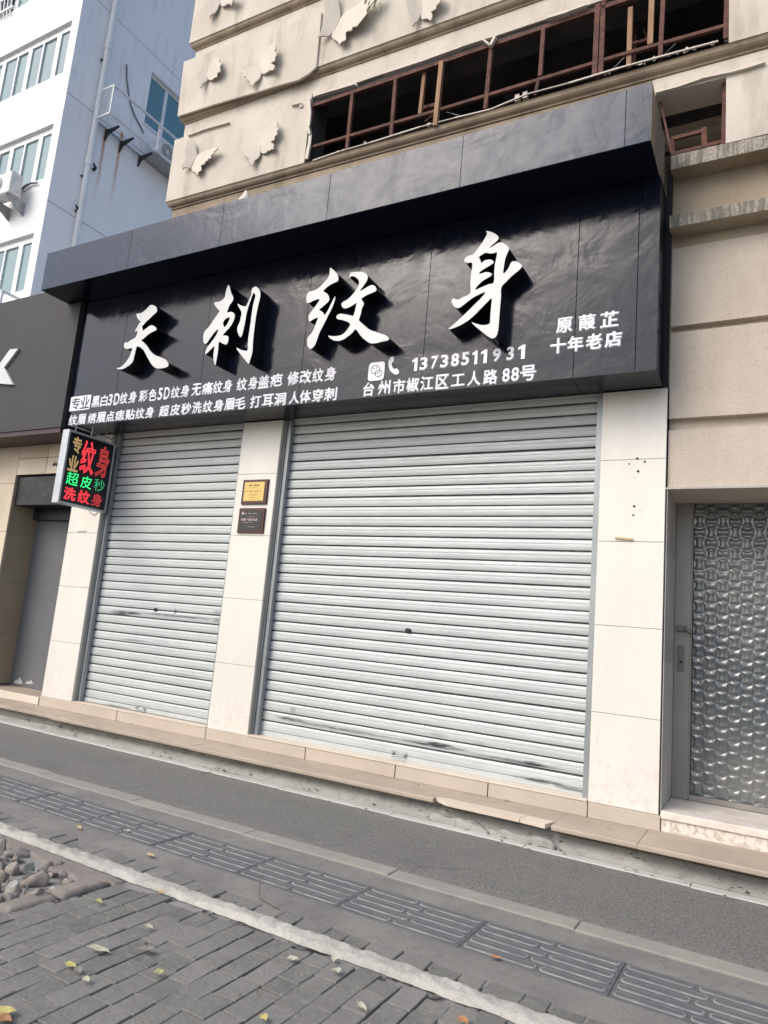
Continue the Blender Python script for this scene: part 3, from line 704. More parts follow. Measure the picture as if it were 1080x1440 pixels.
for i in range(26):
    t_ = random.random(); a = (438+t_*580, 225.5-t_*168+0*t_); p = P(a[0], a[1]-random.uniform(0,1.5), 1, -.06)
    s_ = random.uniform(.006,.02); m_.bar(p, p+Vector((random.uniform(-.03,.03),random.uniform(-.02,.02),s_)), s_, s_*1.3)
for (x_, y_) in ((728,139),(739,135)):
    p = P(x_, y_, 1, -.05); m_.box(p.x-.02,p.x+.02,-.07,-.03,p.z-.03,p.z+.03)
m_.build('sill_rubble', BUTTER, bd, 'stuff')
sf = MB(); pbar(sf, (926,139), (1020,115), .04, -.04); sf = sf.build('window_frame', RUST, bd); sf['label'] = 'rusted frame of the small window beside the sign'
for a, b, w_, y in (((1021,108),(1018.5,204),.05,-.05),((944,218),(1016,200),.035,-.03),((927,136),(945,218),.02,-.03),((945,196),(992,184),.035,.03),((990,181),(991,208),.045,.03),((945.5,195),(947,216),.03,.03)):
    member(a, b, w_, y, RUST, sf)
member((1010,121),(1018,119),.05,-.02,RUST,sf)
# butterfly reliefs
def cat(pts, n=4):
    """closed Catmull-Rom"""
    o = []; L = len(pts)
    for i in range(L):
        p0, p1, p2, p3 = (Vector(pts[(i+k_) % L]) for k_ in (-1,0,1,2))
        for j in range(n):
            t_ = j/n; o.append(.5*((2*p1)+(p2-p0)*t_+(2*p0-5*p1+4*p2-p3)*t_*t_+(3*p1-p0-3*p2+p3)*t_**3))
    return o
def wing(mb, pts, s, ox, oy, bodyline, lift, y0=-.135, scallop=True):
    (ax, ay), (bx, by) = bodyline
    pp = [Vector((ox+a/s, oy+b/s)) for a, b in pts]; pp = cat(pp, 3)
    A = Vector((ox+ax/s, oy+ay/s)); B = Vector((ox+bx/s, oy+by/s)); N = Vector((-(B-A).y, (B-A).x)).normalized()
    D = [abs((p-A).dot(N)) for p in pp]; mx = max(D)
    bm = bmesh.new(); vs = []
    for p in pp: vs.append(bm.verts.new((p.x, p.y, 0)))
    f = bm.faces.new(vs); bmesh.ops.triangulate(bm, faces=[f]); bmesh.ops.subdivide_edges(bm, edges=[e for e in bm.edges if len(e.link_faces) == 2], cuts=2)
    bmesh.ops.triangulate(bm, faces=bm.faces)
    V = []; idx = {}
    for i, v in enumerate(bm.verts):
        idx[v] = i; d_ = min(1, abs((Vector(v.co.xy)-A).dot(N))/mx)
        y = y0-.01-lift*(d_**1.2)*(1-.25*d_); q = P(v.co.x, v.co.y, 1, y); V.append(q)
    F = [tuple(idx[v] for v in f.verts) for f in bm.faces]
    n = len(V); back = [v+Vector((0,.014,0)) for v in V]
    bed_ = [tuple(idx[v] for v in e.verts) for e in bm.edges if len(e.link_faces) == 1]
    mb.add(V+back, F+[tuple(i+n for i in reversed(f)) for f in F]+[(a, b, b+n, a+n) for a, b in bed_])
    bm.free()
def butterfly(s, ox, oy, left, right, body_, lift=.07, y0=-.135):
    m_ = MB(); wing(m_, left, s, ox, oy, body_, lift, y0); wing(m_, right, s, ox, oy, body_, lift, y0)
    (ax, ay), (bx, by) = body_
    a = P(ox+ax/s, oy+ay/s, 1, y0); b = P(ox+bx/s, oy+by/s, 1, y0)
    m_.tube([a, a.lerp(b,.35), a.lerp(b,.7), b], [.008,.018,.016,.006], 8)
    return m_.build('butterfly', BUTTER, bd)
butterfly(6.353,245,165,[(140,188),(165,200),(185,235),(197,300),(202,330),(188,365),(165,400),(148,440),(130,452),(112,443),(100,450),(85,447),(75,462),(66,430),(80,405),(98,385),(103,360),(92,335),(97,290),(110,250),(122,215)],
   [(200,345),(235,318),(270,305),(300,295),(330,278),(352,272),(385,262),(380,290),(362,298),(345,328),(325,340),(328,362),(300,372),(298,385),(275,395),(268,415),(240,430),(240,470),(215,490),(205,517),(190,492),(165,478),(152,455),(172,410),(188,370)],
   ((205,330),(150,455)), .07)
butterfly(6.353,245,165,[(585,255),(600,240),(625,228),(650,212),(690,208),(740,230),(762,262),(766,300),(766,330),(745,365),(715,388),(700,427),(682,415),(668,400),(665,385),(678,352),(655,355),(640,345),(622,338),(620,318),(603,308),(605,288),(590,278)],
   [(897,20),(925,50),(918,80),(932,105),(915,125),(920,150),(898,170),(892,200),(862,218),(890,238),(885,262),(888,282),(865,285),(850,297),(835,296),(820,315),(785,320),(770,290),(762,240),(775,190),(800,130),(840,70)],
   ((762,235),(782,318)), .07)
butterfly(4,230,60,[(183,185),(200,165),(225,150),(242,152),(248,185),(242,215),(222,228),(207,252),(198,235),(200,215),(190,205)],
   [(302,76),(315,90),(312,105),(325,118),(316,135),(318,160),(298,172),(300,190),(282,198),(270,208),(250,206),(245,180),(250,150),(262,120),(280,98)], ((247,160),(250,212)), .08, -.155)
butterfly(4,230,60,[(430,150),(450,150),(480,135),(520,125),(542,160),(545,185),(535,205),(510,225),(500,243),(485,228),(488,200),(468,203),(465,190),(448,190),(445,172)],
   [(622,2),(632,30),(624,45),(636,65),(626,85),(625,100),(604,115),(625,128),(616,152),(596,155),(580,166),(557,175),(545,150),(542,110),(560,65),(590,28)], ((543,120),(552,182)), .09, -.155)
butterfly(4,380,0,[(315,-60),(370,-50),(388,40),(392,92),(362,148),(348,182),(325,203),(300,200),(270,208),(266,200),(282,178),(292,150),(305,128),(303,90),(310,60),(300,30)],
   [(398,98),(430,62),(470,40),(510,10),(560,-30),(620,-70),(600,-20),(562,30),(540,60),(545,75),(520,90),(512,110),(490,128),(490,145),(462,152),(458,168),(425,180),(424,220),(400,235),(388,250),(378,232),(352,216),(346,196),(372,150)], ((398,90),(345,205)), .12)
butterfly(4,380,0,[(760,-50),(768,30),(775,60),(782,85),(792,105),(788,120),(800,147),(812,128),(832,110),(850,60),(850,-40)],
   [(855,-40),(853,55),(852,105),(880,102),(902,112),(912,85),(905,65),(930,50),(935,30),(955,10),(962,-20),(960,-50)], ((852,-40),(852,105)), .10)
butterfly(6.75,260,0,[(150,-60),(165,0),(180,15),(190,48),(212,70),(205,105),(215,145),(235,168),(250,135),(285,120),(318,60),(328,-40)],
   [(342,-40),(343,50),(370,55),(400,38),(420,32),(440,47),(448,15),(470,-10),(480,-50)], ((335,-50),(335,52)), .09)

# door bay on the right
rc = MB().box(.30, .464, .02, .60, -.10, 2.19).build('door_return', GROUT, bd)
for (a, b) in ((-.098,.02),(.022,.40),(.402,.99),(.992,1.13),(1.132,1.75),(1.752,2.174)):
    MB().box(.4645, .468, .004, .555, a, b).build('stone_tile', RECESS, rc)
MB().box(.3, 4.2, .0, .6, 2.1765, 2.19).build('door_soffit', RECESS, bd)
MB().box(1.92, 4.2, .03, .6, -.25, 2.176).build('wall_end', STONEW, bd)
YD = .53
dr = MB()
gl, gr = P(974.5,706,1,YD).x, 1.80
gb = P(964,1116,1,YD).z; gt = P(975,702,1,YD).z-.03
dr.cbox(.4685, gl, YD-.02, YD+.03, 0.035, 2.176, .004).cbox(gr, 1.92, YD-.02, YD+.03, .035, 2.176, .004)
dr.cbox(gl+.0005, gr-.0005, YD-.019, YD+.03, .035, gb, .004).cbox(gl+.0005, gr-.0005, YD-.019, YD+.03, gt, 2.1755, .004)
dr.box(gl+.001, gl+.008, YD-.027, YD-.021, gb, gt)
door = dr.build('metal_door', ALU, bd); door['label'] = 'grey metal door with a patterned glass pane'
# patterned glass: heightfield of interlocking dumbbells
cx_ = .0800; nx, nz = 220, 360; X0, X1, Z0, Z1 = gl+.0085, gr-.001, gb+.001, gt-.001
V = []; F = []
for j in range(nz+1):
    z = Z0+(Z1-Z0)*j/nz
    for i in range(nx+1):
        x = X0+(X1-X0)*i/nx; ci = math.floor((x-X0)/cx_); cj = math.floor(z/cx_)
        u = ((x-X0)/cx_-ci)*2-1; v = (z/cx_-cj)*2-1
        if (ci+cj) % 2: u, v = v, u
        wdt = .42+.50*u*u
        e = abs(v)/wdt
        h = max(0, 1-e*e)**.5 if e < 1 else 0
        h *= (1-.75*max(0, abs(u)-.80)/.20) * (.75+.25*u*u)
        V.append((x, YD+.012-.0095*h+.0012*noise.noise(Vector((x*9, z*9, 0))), z))
for j in range(nz):
    for i in range(nx):
        p = j*(nx+1)+i; F.append((p, p+1, p+nx+2, p+nx+1))
MB().add(V, F, 0, True).build('glass_pane', PGLASS, door)
MB().box(X0, X1, YD+.02, YD+.03, Z0, Z1).build('pane_backing', DARKSTEEL, door)
p = P(957.5, 926, 1, YD-.02)
lk = MB().cbox(p.x-.022, p.x+.022, YD-.028, YD-.0205, p.z-.09, p.z+.09, .002); lk.tube([(p.x,YD-.032,p.z-.025),(p.x,YD-.0275,p.z-.025)], [.009,.009], 10, 1)
lk.build('lock_plate', [BRASS, HOLE], door)
p = P(961, 884, 1, YD-.03)
lt = MB().cbox(p.x-.045,p.x+.02,YD-.05,YD-.021,p.z-.02,p.z+.018,.004).tube([(p.x+.01,YD-.05,p.z),(p.x+.03,YD-.06,p.z-.01),(p.x+.06,YD-.06,p.z-.03)], [.012,.013,.009], 8)
lt.build('latch', BRASS, door)
MB().box(gr, gr+.01, YD-.03, YD, 0, 1).build('hinge_strip', ALU, door)
MB().cbox(.4715, 2.0, -.02, .6, -.015, .033, .004).build('door_sill', SILL, step)
MB().cbox(.4725, 2.0, -.006, .3, -.10, -.0155, .004).build('door_sill_riser', MARBLE, step)

# ------------------------------------------------------------------ SIGNBOARD
sg = thing('shop_signboard', 'long glossy black shop sign with white calligraphy and an overhanging hood above the shutters', 'sign')
BX0, BX1, YBo, BZ0, BZ1 = -5.72, .425, -.35, 2.935, 4.385
MB().box(BX0+.01, BX1-.004, YBo+.012, -.001, BZ0+.01, BZ1).build('sign_box', SEAM, sg)
js = [BX0, -4.98, -3.78, -2.57, -1.36, -.14, .285, BX1]
for a, b in zip(js, js[1:]):
    MB().cbox(a+.0015, b-.0015, YBo, YBo+.011, BZ0, BZ1, .0015).build('board_panel', BLACK, sg)
MB().box(BX1+.0005, .4615, -.055, -.001, BZ0, 4.66).build('dark_sealant', SEAM, sg)
MB().box(BX1-.0035, BX1, YBo+.0005, -.001, BZ0, BZ1).build('board_side', BLACK, sg)
jb = [BX0, -3.9, -2.95, -1.4, -.15, BX1]
for a, b in zip(jb, jb[1:]):
    MB().box(a+.0015, b-.0015, YBo+.0005, .03, BZ0-.004, BZ0+.0095).build('soffit_panel', BLACK, sg)
CX0, CX1, YC, CZ0, CZ1 = -5.955, .412, -.75, 4.39, 4.828
MB().box(CX0+.01, CX1-.01, YC+.012, -.06, CZ0+.008, CZ1-.008).build('hood_core', SEAM, sg)
jc = [CX0, -4.597, -3.371, -2.177, -.96, .246, CX1]
for a, b in zip(jc, jc[1:]):
    MB().cbox(a+.0012, b-.0012, YC, YC+.011, CZ0, CZ1, .0015).build('hood_panel', CAPM, sg)
MB().box(CX0, CX1, YC+.0115, -.06, CZ0, CZ0+.0075).build('hood_underside', BLACK, sg)
MB().box(CX0, CX1, YC+.0005, -.06, CZ1-.0075, CZ1).build('hood_top', CAPM, sg)
MB().box(CX1-.009, CX1+.002, YC+.001, -.125, CZ0+.003, CZ1-.0005).build('hood_side', BIGSIDE, sg)
MB().box(CX0-.001, CX0+.009, YC+.001, -.06, CZ0+.001, CZ1-.001).build('hood_side', CAPM, sg)
# --- large calligraphic letters
def big(label, outlines, s, ox, oy, yf=-.50, yb=-.352):
    cu = bpy.data.curves.new('letter', 'CURVE'); cu.dimensions = '2D'; cu.fill_mode = 'BOTH'; cu.extrude = abs(yf-yb)/2
    for pts in outlines:
        q = [P(ox+a/s, oy+b/s, 1, yf) for a, b in pts]; q = cat([(p.x, p.z) for p in q], 3)
        sp_ = cu.splines.new('POLY'); sp_.points.add(len(q)-1); sp_.use_cyclic_u = True
        for i, p in enumerate(q): sp_.points[i].co = (p[0], p[1], 0, 1)
    tmp = bpy.data.objects.new('tmp', cu); me = bpy.data.meshes.new_from_object(tmp)
    bpy.data.objects.remove(tmp); bpy.data.curves.remove(cu)
    for v in me.vertices: v.co = Vector((v.co.x, (yf+yb)/2-v.co.z, v.co.y))
    me.materials.clear(); me.materials.append(WHITEL); me.materials.append(LSIDE)
    me.update()
    for p in me.polygons: p.material_index = 0 if (abs(p.normal.y) > .9 and p.center.y < yf+.02) else 1
    o = obj('letter', me, sg); o['label'] = label
    return o
big('large white calligraphic character for sky', [[(575,87),(610,95),(640,125),(648,160),(635,190),(600,220),(545,275),(495,320),(455,365),(438,385),(446,415),(452,440),(490,415),(530,385),(560,368),(590,370),(620,390),(640,415),(625,440),(580,460),(530,490),(490,525),(455,555),(430,575),(470,610),(520,670),(560,730),(620,780),(700,810),(760,840),(795,880),(805,915),(780,945),(720,960),(660,963),(610,945),(565,900),(525,830),(490,765),(460,710),(420,675),(385,660),(365,665),(350,720),(330,800),(320,850),(290,895),(240,935),(180,968),(130,975),(88,965),(150,940),(210,885),(255,820),(285,750),(302,680),(260,692),(210,690),(188,660),(195,615),(210,600),(235,605),(290,570),(340,540),(362,510),(375,470),(370,445),(345,458),(350,430),(385,370),(405,335),(430,320),(400,300),(375,265),(362,225),(370,208),(420,200),(470,170),(520,120),(550,92)]], 9.818, 155, 420)
big('large white calligraphic character for thorn', [[(418,52),(435,85),(450,150),(478,210),(465,260),(430,310),(410,360),(398,400),(430,393),(465,395),(492,420),(495,460),(475,520),(430,590),(385,640),(345,688),(390,692),(415,710),(412,765),(395,800),(370,803),(330,785),(300,770),(290,800),(285,880),(268,980),(250,1065),(235,1030),(225,960),(232,880),(242,825),(200,860),(150,910),(122,930),(130,880),(160,825),(205,765),(252,700),(278,650),(285,612),(268,622),(232,662),(185,725),(150,778),(120,795),(100,770),(98,700),(115,640),(170,580),(230,490),(280,420),(303,380),(270,345),(240,300),(245,270),(300,262),(345,235),(370,205),(380,150),(395,95)],
   [(427,460),(430,480),(410,530),(385,570),(370,583),(352,560),(352,520),(380,480)],
   [(535,288),(570,310),(630,322),(655,290),(680,230),(705,170),(712,110),(735,82),(762,72),(790,90),(815,125),(820,180),(810,240),(790,320),(770,420),(755,520),(740,640),(728,760),(722,860),(715,920),(690,1000),(672,1048),(630,1005),(570,930),(530,875),(518,845),(560,865),(610,882),(655,880),(662,840),(665,740),(680,640),(700,500),(720,350),(745,240),(758,190),(750,165),(735,152),(720,180),(695,250),(665,340),(645,420),(630,500),(610,600),(590,680),(568,712),(545,680),(528,630),(535,570),(560,520),(575,450),(582,400),(565,360),(540,320)]], 9, 275, 395)
big('large white calligraphic character for pattern', [[(318,120),(350,140),(390,180),(402,220),(395,255),(350,275),(300,305),(265,335),(250,355),(285,380),(308,415),(305,455),(270,490),(235,520),(210,545),(245,570),(262,598),(290,560),(320,500),(350,440),(370,408),(365,450),(340,520),(300,600),(265,670),(235,730),(205,790),(185,850),(165,900),(140,930),(115,938),(92,915),(85,865),(95,820),(130,780),(155,735),(175,680),(195,625),(150,640),(110,662),(100,635),(105,595),(135,555),(175,500),(205,455),(208,435),(160,448),(115,470),(92,475),(78,445),(85,395),(105,362),(150,350),(200,325),(250,275),(290,230),(312,180)],
   [(545,165),(600,160),(655,165),(690,190),(700,220),(685,260),(650,310),(620,355),(670,330),(720,300),(755,295),(782,320),(785,350),(750,370),(700,390),(650,420),(635,440),(655,465),(658,495),(640,530),(630,580),(615,630),(612,655),(650,690),(710,740),(770,765),(830,785),(885,805),(915,835),(900,855),(850,865),(790,880),(740,885),(700,870),(650,830),(610,785),(578,742),(540,780),(490,820),(440,850),(390,860),(345,850),(310,825),(302,805),(340,812),(400,808),(450,790),(490,750),(515,710),(520,685),(490,665),(440,648),(400,640),(382,625),(390,600),(420,585),(470,590),(520,600),(553,605),(565,570),(580,510),(585,475),(560,490),(520,515),(480,530),(450,525),(432,490),(450,465),(500,435),(545,390),(590,330),(610,280),(605,240),(570,210),(535,205),(515,218),(515,195),(525,175)]], 7.2, 420, 360)
big('large white calligraphic character for body', [[(458,35),(510,45),(560,70),(582,95),(580,120),(545,155),(510,185),(497,207),(540,180),(580,155),(615,150),(655,172),(685,200),(688,230),(668,270),(650,320),(640,380),(632,440),(632,462),(655,450),(690,400),(710,355),(740,340),(780,350),(820,380),(815,405),(780,440),(720,490),(660,550),(612,605),(608,700),(600,800),(590,920),(580,1040),(560,1100),(525,1122),(480,1105),(410,1050),(350,1000),(312,960),(360,975),(420,988),(480,980),(497,960),(502,880),(510,780),(515,715),(470,755),(400,825),(320,905),(240,965),(160,1005),(95,1028),(78,1022),(130,980),(200,915),(280,840),(350,770),(410,710),(450,655),(390,675),(310,720),(240,775),(190,810),(165,815),(130,795),(108,750),(115,725),(135,718),(170,730),(220,705),(295,665),(298,560),(305,480),(318,360),(270,360),(238,340),(245,310),(280,285),(320,275),(360,230),(410,165),(450,100),(468,60)],
   [(455,255),(500,262),(540,258),(568,250),(562,300),(548,370),(540,450),(535,555),(480,575),(410,605),(355,630),(352,615),(380,580),(430,535),(490,500),(518,475),(500,458),(460,450),(425,460),(388,468),(400,445),(450,410),(510,375),(535,350),(515,328),(475,325),(440,335),(410,358),(398,325),(385,300),(415,275)]], 7.2, 620, 320)
# --- small lettering: one glyph mesh per character, fitted to its place
GC = {}
_one = [(.22,0),(.46,0),(.46,1),(.30,1),(.02,.84),(.02,.66),(.22,.75)]
for _b in (.033,.042): GC[('1', _b, False)] = ([(x, y, .03) for x, y in _one]+[(x, y, 0) for x, y in _one], [(0,1,2,3,6),(3,4,5,6)]+[(i,(i+1)%7,7+(i+1)%7,7+i) for i in range(7)], [])
def glyph(ch, bold=.02, outline=False):
    key = (ch, bold, outline)
    if key not in GC:
        cu = bpy.data.curves.new('g', 'FONT'); cu.body = ch; cu.offset = 0; cu.extrude = .0; cu.resolution_u = 3
        if not outline: cu.bevel_depth = bold; cu.bevel_resolution = 0; cu.fill_mode = 'FRONT'
        if outline: cu.fill_mode = 'NONE'; cu.bevel_depth = bold; cu.bevel_resolution = 0
        ob = bpy.data.objects.new('g', cu); me = bpy.data.meshes.new_from_object(ob)
        vs = [tuple(v.co) for v in me.vertices]; fs = [tuple(p.vertices) for p in me.polygons]
        edges = {}
        for p in fs:
            for i in range(len(p)):
                e = (p[i], p[(i+1) % len(p)]); edges[e] = edges.get(e, 0)+1
        GC[key] = (vs, fs, [e for e in edges if (e[1], e[0]) not in edges])
        bpy.data.objects.remove(ob); bpy.data.meshes.remove(me)
    return GC[key]
def put(ch, u0, u1, v0, v1, fn, th, mat, parent, bold=.02, name='letter', outline=False, shear=0):
    """fit the character to u0..u1, v0..v1 of a surface; fn(u, v, depth) -> point"""
    vs, fs, be = glyph(ch, bold, outline)
    xa = min(v[0] for v in vs); xb = max(v[0] for v in vs); ya = min(v[1] for v in vs); yb = max(v[1] for v in vs)
    T = [(u0+(v[0]-xa)/(xb-xa)*(u1-u0) + shear*(v[1]-ya)/(yb-ya), v0+(v[1]-ya)/(yb-ya)*(v1-v0), v[2]) for v in vs]
    me = bpy.data.meshes.new(name)
    if outline:
        sc_ = (u1-u0)/(xb-xa)
        me.from_pydata([fn(a, b, th+c*sc_) for a, b, c in T], [], fs)
    else:
        zm = max(c for _, _, c in T); zl = min(c for _, _, c in T)
        me.from_pydata([fn(a, b, th*(c-zl)/max(zm-zl, 1e-6)) for a, b, c in T], [], fs)
    me.materials.append(mat)
    return obj(name, me, parent)
fb = lambda u, v, d: (u, YBo-.0008-d, v)
def row(items, s, ox, oy, ybase, z0, z1, bold=.033, mat=WHITEV, th=.006):
    """items: (char, zoomed x0, zoomed x1[, v shrink]); x is read on the baseline row"""
    for it in items:
        ch, a, b = it[:3]; k0, k1 = (it[3] if len(it) > 3 else (0, 1))
        f = lambda x: P(ox+x/s, ybase(ox+x/s), 1, YBo).x
        za = z0+(z1-z0)*k0; zb = z0+(z1-z0)*k1
        put(ch, f(a), f(b), za, zb, fb, th, mat, sg, bold)
# height of the rows on the board (from the photo)
def zr(px, py): return P(px, py, 1, YBo).z
midy1 = lambda x: 565-(x-110)*.126-2      # middle of first row
midy2 = lambda x: 590-(x-110)*.118-1
# calibrated heights
z1a, z1b = (zr(150,568.5)+zr(458,540.5))/2, (zr(150,552)+zr(458,520.5))/2
z2a, z2b = (zr(115,597)+zr(458,565))/2, (zr(115,582.5)+zr(458,545.5))/2
def yline(z):                       # photo row of height z on the board, as a function of px
    def f(px):
        lo, hi = 300, 700
        for _ in range(24):
            m = (lo+hi)/2
            if P(px, m, 1, YBo).z > z: lo = m
            else: hi = m
        return lo
    return f
L1 = yline((z1a+z1b)/2); L2 = yline((z2a+z2b)/2)
row([('黑',212,275),('白',280,334,(0,1)),('3',338,370),('D',382,424),('纹',427,488),('身',491,556),('彩',570,640),('色',645,708),('5',716,750),('D',762,806),('纹',814,884),('身',887,957),('无',970,1044)], 5.4, 90, 510, L1, z1a, z1b)
row([('痛',22,106),('纹',108,182),('身',184,256),('纹',288,368),('身',372,450),('盖',450,535),('疤',540,636),('修',672,762),('改',766,858),('纹',862,950),('身',955,1046)], 5.4, 280, 500, L1, z1a, z1b)
row([('纹',38,104),('眉',106,166),('绣',184,248),('眉',250,316),('点',320,386),('痣',390,462),('贴',468,540),('纹',545,615),('身',618,688),('超',725,802),('皮',808,886),('秒',890,968)], 5.4, 90, 510, L2, z2a, z2b)
row([('洗',-52,24),('纹',30,106),('身',110,192),('眉',194,270),('毛',272,356),('打',388,472),('耳',480,566),('洞',568,662),('人',684,764),('体',765,852),('穿',858,944),('刺',950,1050)], 5.4, 280, 500, L2, z2a, z2b)
# boxed two characters at the start of the first row
fx = lambda x: P(90+x/5.4, L1(90+x/5.4), 1, YBo).x
plate = MB().cbox(fx(50), fx(203), YBo-.006, YBo-.0008, z1a-.012, z1b+.02, .001).build('letter_plate', WHITEV, sg)
fp = lambda u, v, d: (u, YBo-.0065-d, v)
put('专', fx(60), fx(124), z1a+.002, z1b+.008, fp, .002, BLACK, sg, .012); put('业', fx(128), fx(197), z1a+.002, z1b+.008, fp, .002, BLACK, sg, .012)
# right hand rows
zp0, zp1 = (zr(500+335/4,460+255/4)+zr(500+935/4,460+175/4))/2, (zr(500+340/4,460+180/4)+zr(500+940/4,460+96/4))/2
za0, za1 = (zr(500+75/4,460+393/4)+zr(500+970/4,460+302/4))/2, (zr(500+80/4,460+310/4)+zr(500+970/4,460+214/4))/2
LP, LA = yline((zp0+zp1)/2), yline((za0+za1)/2)
row([('1',320,350),('3',362,407),('7',425,467),('3',478,524),('8',538,585),('5',596,642),('1',658,688),('1',706,742),('9',772,820),('3',850,893),('1',915,955)], 4, 500, 460, LP, zp0, zp1, .042)
row([('台',42,108),('州',125,198),('市',211,281),('椒',286,360),('江',362,441),('区',452,526),('工',538,616,(.1,.9)),('人',628,706),('路',718,803),('8',826,870,(.05,.95)),('8',876,922,(.05,.95)),('号',926,1018)], 4, 500, 460, LA, za0, za1, .036)
def zq(x, y): return zr(760+x/7.714, 425+y/7.714)
r1a, r1b = (zq(250,335)+zq(750,280))/2, (zq(260,165)+zq(750,98))/2
r2a, r2b = (zq(190,570)+zq(790,485))/2, (zq(190,395)+zq(790,308))/2
row([('原',170,355),('葭',413,612),('芷',650,853)], 7.714, 760, 425, yline((r1a+r1b)/2), r1a, r1b, .042)
row([('十',106,283),('年',290,470),('老',488,672),('店',694,888)], 7.714, 760, 425, yline((r2a+r2b)/2), r2a, r2b, .05)
# chat icon: rounded white square with two outlined bubbles, and a handset
f4 = lambda x: P(500+x/4, LP(500+x/4), 1, YBo).x
ix0, ix1 = f4(76), f4(166); iz0, iz1 = zp0-.045, zp1+.005
def rrect(x0, x1, z0, z1, r, n=5):
    o = []
    for cx, cz, a0 in ((x1-r,z0+r,-90),(x1-r,z1-r,0),(x0+r,z1-r,90),(x0+r,z0+r,180)):
        for i in range(n+1):
            a = rad(a0+90*i/n); o.append((cx+r*math.cos(a), cz+r*math.sin(a)))
    return o
def xzplate(mb, poly, y0, y1, m=0):
    n = len(poly); mb.add([(x,y0,z) for x, z in poly]+[(x,y1,z) for x, z in poly], [tuple(range(n))]+[(i,(i+1)%n,n+(i+1)%n,n+i) for i in range(n)], m)
ic = MB(); xzplate(ic, rrect(ix0, ix1, iz0, iz1, .03), YBo-.007, YBo-.0008); ic = ic.build('chat_icon', WHITEV, sg)
def ringxz(mb, cx, cz, rx, rz, y, w_=.0035, a0=0, a1=360):
    pts = [(cx+rx*math.cos(rad(a)), y, cz+rz*math.sin(rad(a))) for a in range(int(a0), int(a1)+1, 15)]
    mb.tube(pts, w_, 4)
w_ = ix1-ix0; h_ = iz1-iz0
mk = MB(); ringxz(mk, ix0+w_*.42, iz0+h_*.60, w_*.27, h_*.22, YBo-.0085, .003, -10, 290); ringxz(mk, ix0+w_*.64, iz0+h_*.38, w_*.22, h_*.17, YBo-.0085, .003)
for (a, b) in ((.33,.66),(.50,.68),(.58,.42),(.71,.42)): mk.tube([(ix0+w_*a,YBo-.0095,iz0+h_*b),(ix0+w_*a,YBo-.0075,iz0+h_*b)], [.006,.006], 8)
mk.build('icon_mark', LSIDE, sg)
hs = [(185,200),(195,172),(212,165),(217,180),(212,196),(203,203),(206,222),(218,236),(230,232),(245,248),(240,262),(222,266),(200,250),(188,228)]
hp = [P(500+a/4, 460+b/4, 1, YBo-.006) for a, b in hs]; hm = MB(); xzplate(hm, [(p[0],p[1]) for p in cat([(p.x,p.z) for p in hp], 3)], YBo-.006, YBo-.0008); hm.build('handset_icon', WHITEV, sg)

# lump of mortar and a twiggy leaf on top
p = P(345, 283, 1, -.66); dz_ = P(345, 269, 1, -.66).z-4.985
MB().tube([(p.x,-.66,4.8285),(p.x,-.66,4.86+dz_*.4),(p.x+.005,-.66,4.91+dz_*.7),(p.x,-.66,4.95+dz_),(p.x-.005,-.66,4.985+dz_)], [.08,.07,.045,.028,.012], 9).build('plaster_lump', BUTTER)
tag(bpy.data.objects['plaster_lump'], 'small cone of pale plaster lying on top of the black sign hood', 'rubble')

# ------------------------------------------------------------------ LED box sign
ld = thing('led_box_sign', 'small projecting box sign with red, green and yellow lit characters beside the narrow shutter', 'sign', loc=(-5.33,-.31,2.03))
LX = -5.33+.0; ya, yb, za, zb = -.605, -.005, 2.025, 2.80
def T_(v): return (v[0]-LX, v[1]+.31, v[2]-2.03)
def lb(mb, name, mats, parent=ld):
    mb.v = [T_(v) for v in mb.v]; return mb.build(name, mats, parent)
lb(MB().box(LX-.045, LX+.04, ya+.008, yb-.008, za+.008, zb-.008), 'casing', DARKSTEEL)
fr = MB(); fr.box(LX-.05, LX+.05, ya, ya+.0075, za, zb).box(LX-.05, LX+.05, yb-.0075, yb, za, zb).box(LX-.05, LX+.05, ya+.008, yb-.008, zb-.0075, zb).box(LX-.05, LX+.05, ya+.008, yb-.008, za, za+.0075)
fr.box(LX+.0405, LX+.0495, ya+.008, ya+.02, za+.008, zb-.008).box(LX+.0405, LX+.0495, yb-.02, yb-.008, za+.008, zb-.008).box(LX+.0405, LX+.0495, ya+.02, yb-.02, zb-.02, zb-.008).box(LX+.0405, LX+.0495, ya+.02, yb-.02, za+.008, za+.02)
lb(fr, 'frame', simple('led_frame', (.52,.55,.57), .35, .4))
LEDF = simple('led_face', (.006,.006,.012), .35)
lb(MB().box(LX+.0402, LX+.0425, ya+.0205, yb-.0205, za+.0205, zb-.0205), 'display_face', LEDF)
def emat(n, c, e, st): return simple(n, c, .5, emit=e, es=st)
ER = emat('led_red', (.30,.03,.03), (1,.05,.07), .75); ER2 = emat('led_red_dim', (.30,.05,.05), (1,.08,.08), .28); EG = emat('led_green', (.02,.30,.08), (.03,1,.25), .9); EG2 = emat('led_green_dim', (.05,.3,.14), (.05,.8,.3), .3)
EY = emat('led_yellow', (.50,.36,.16), (1,.66,.28), .18); EDR = emat('led_red_fill', (.16,.01,.015), (1,.03,.03), .05)
def uvled(zx, zy):      # enlarged crop of the sign -> (y, z)
    p = P(70+zx/10.8, 595+zy/10.8, 0, LX+.043); return p.y, p.z
fl = lambda u, v, d: T_((LX+.0432+d, u, v))
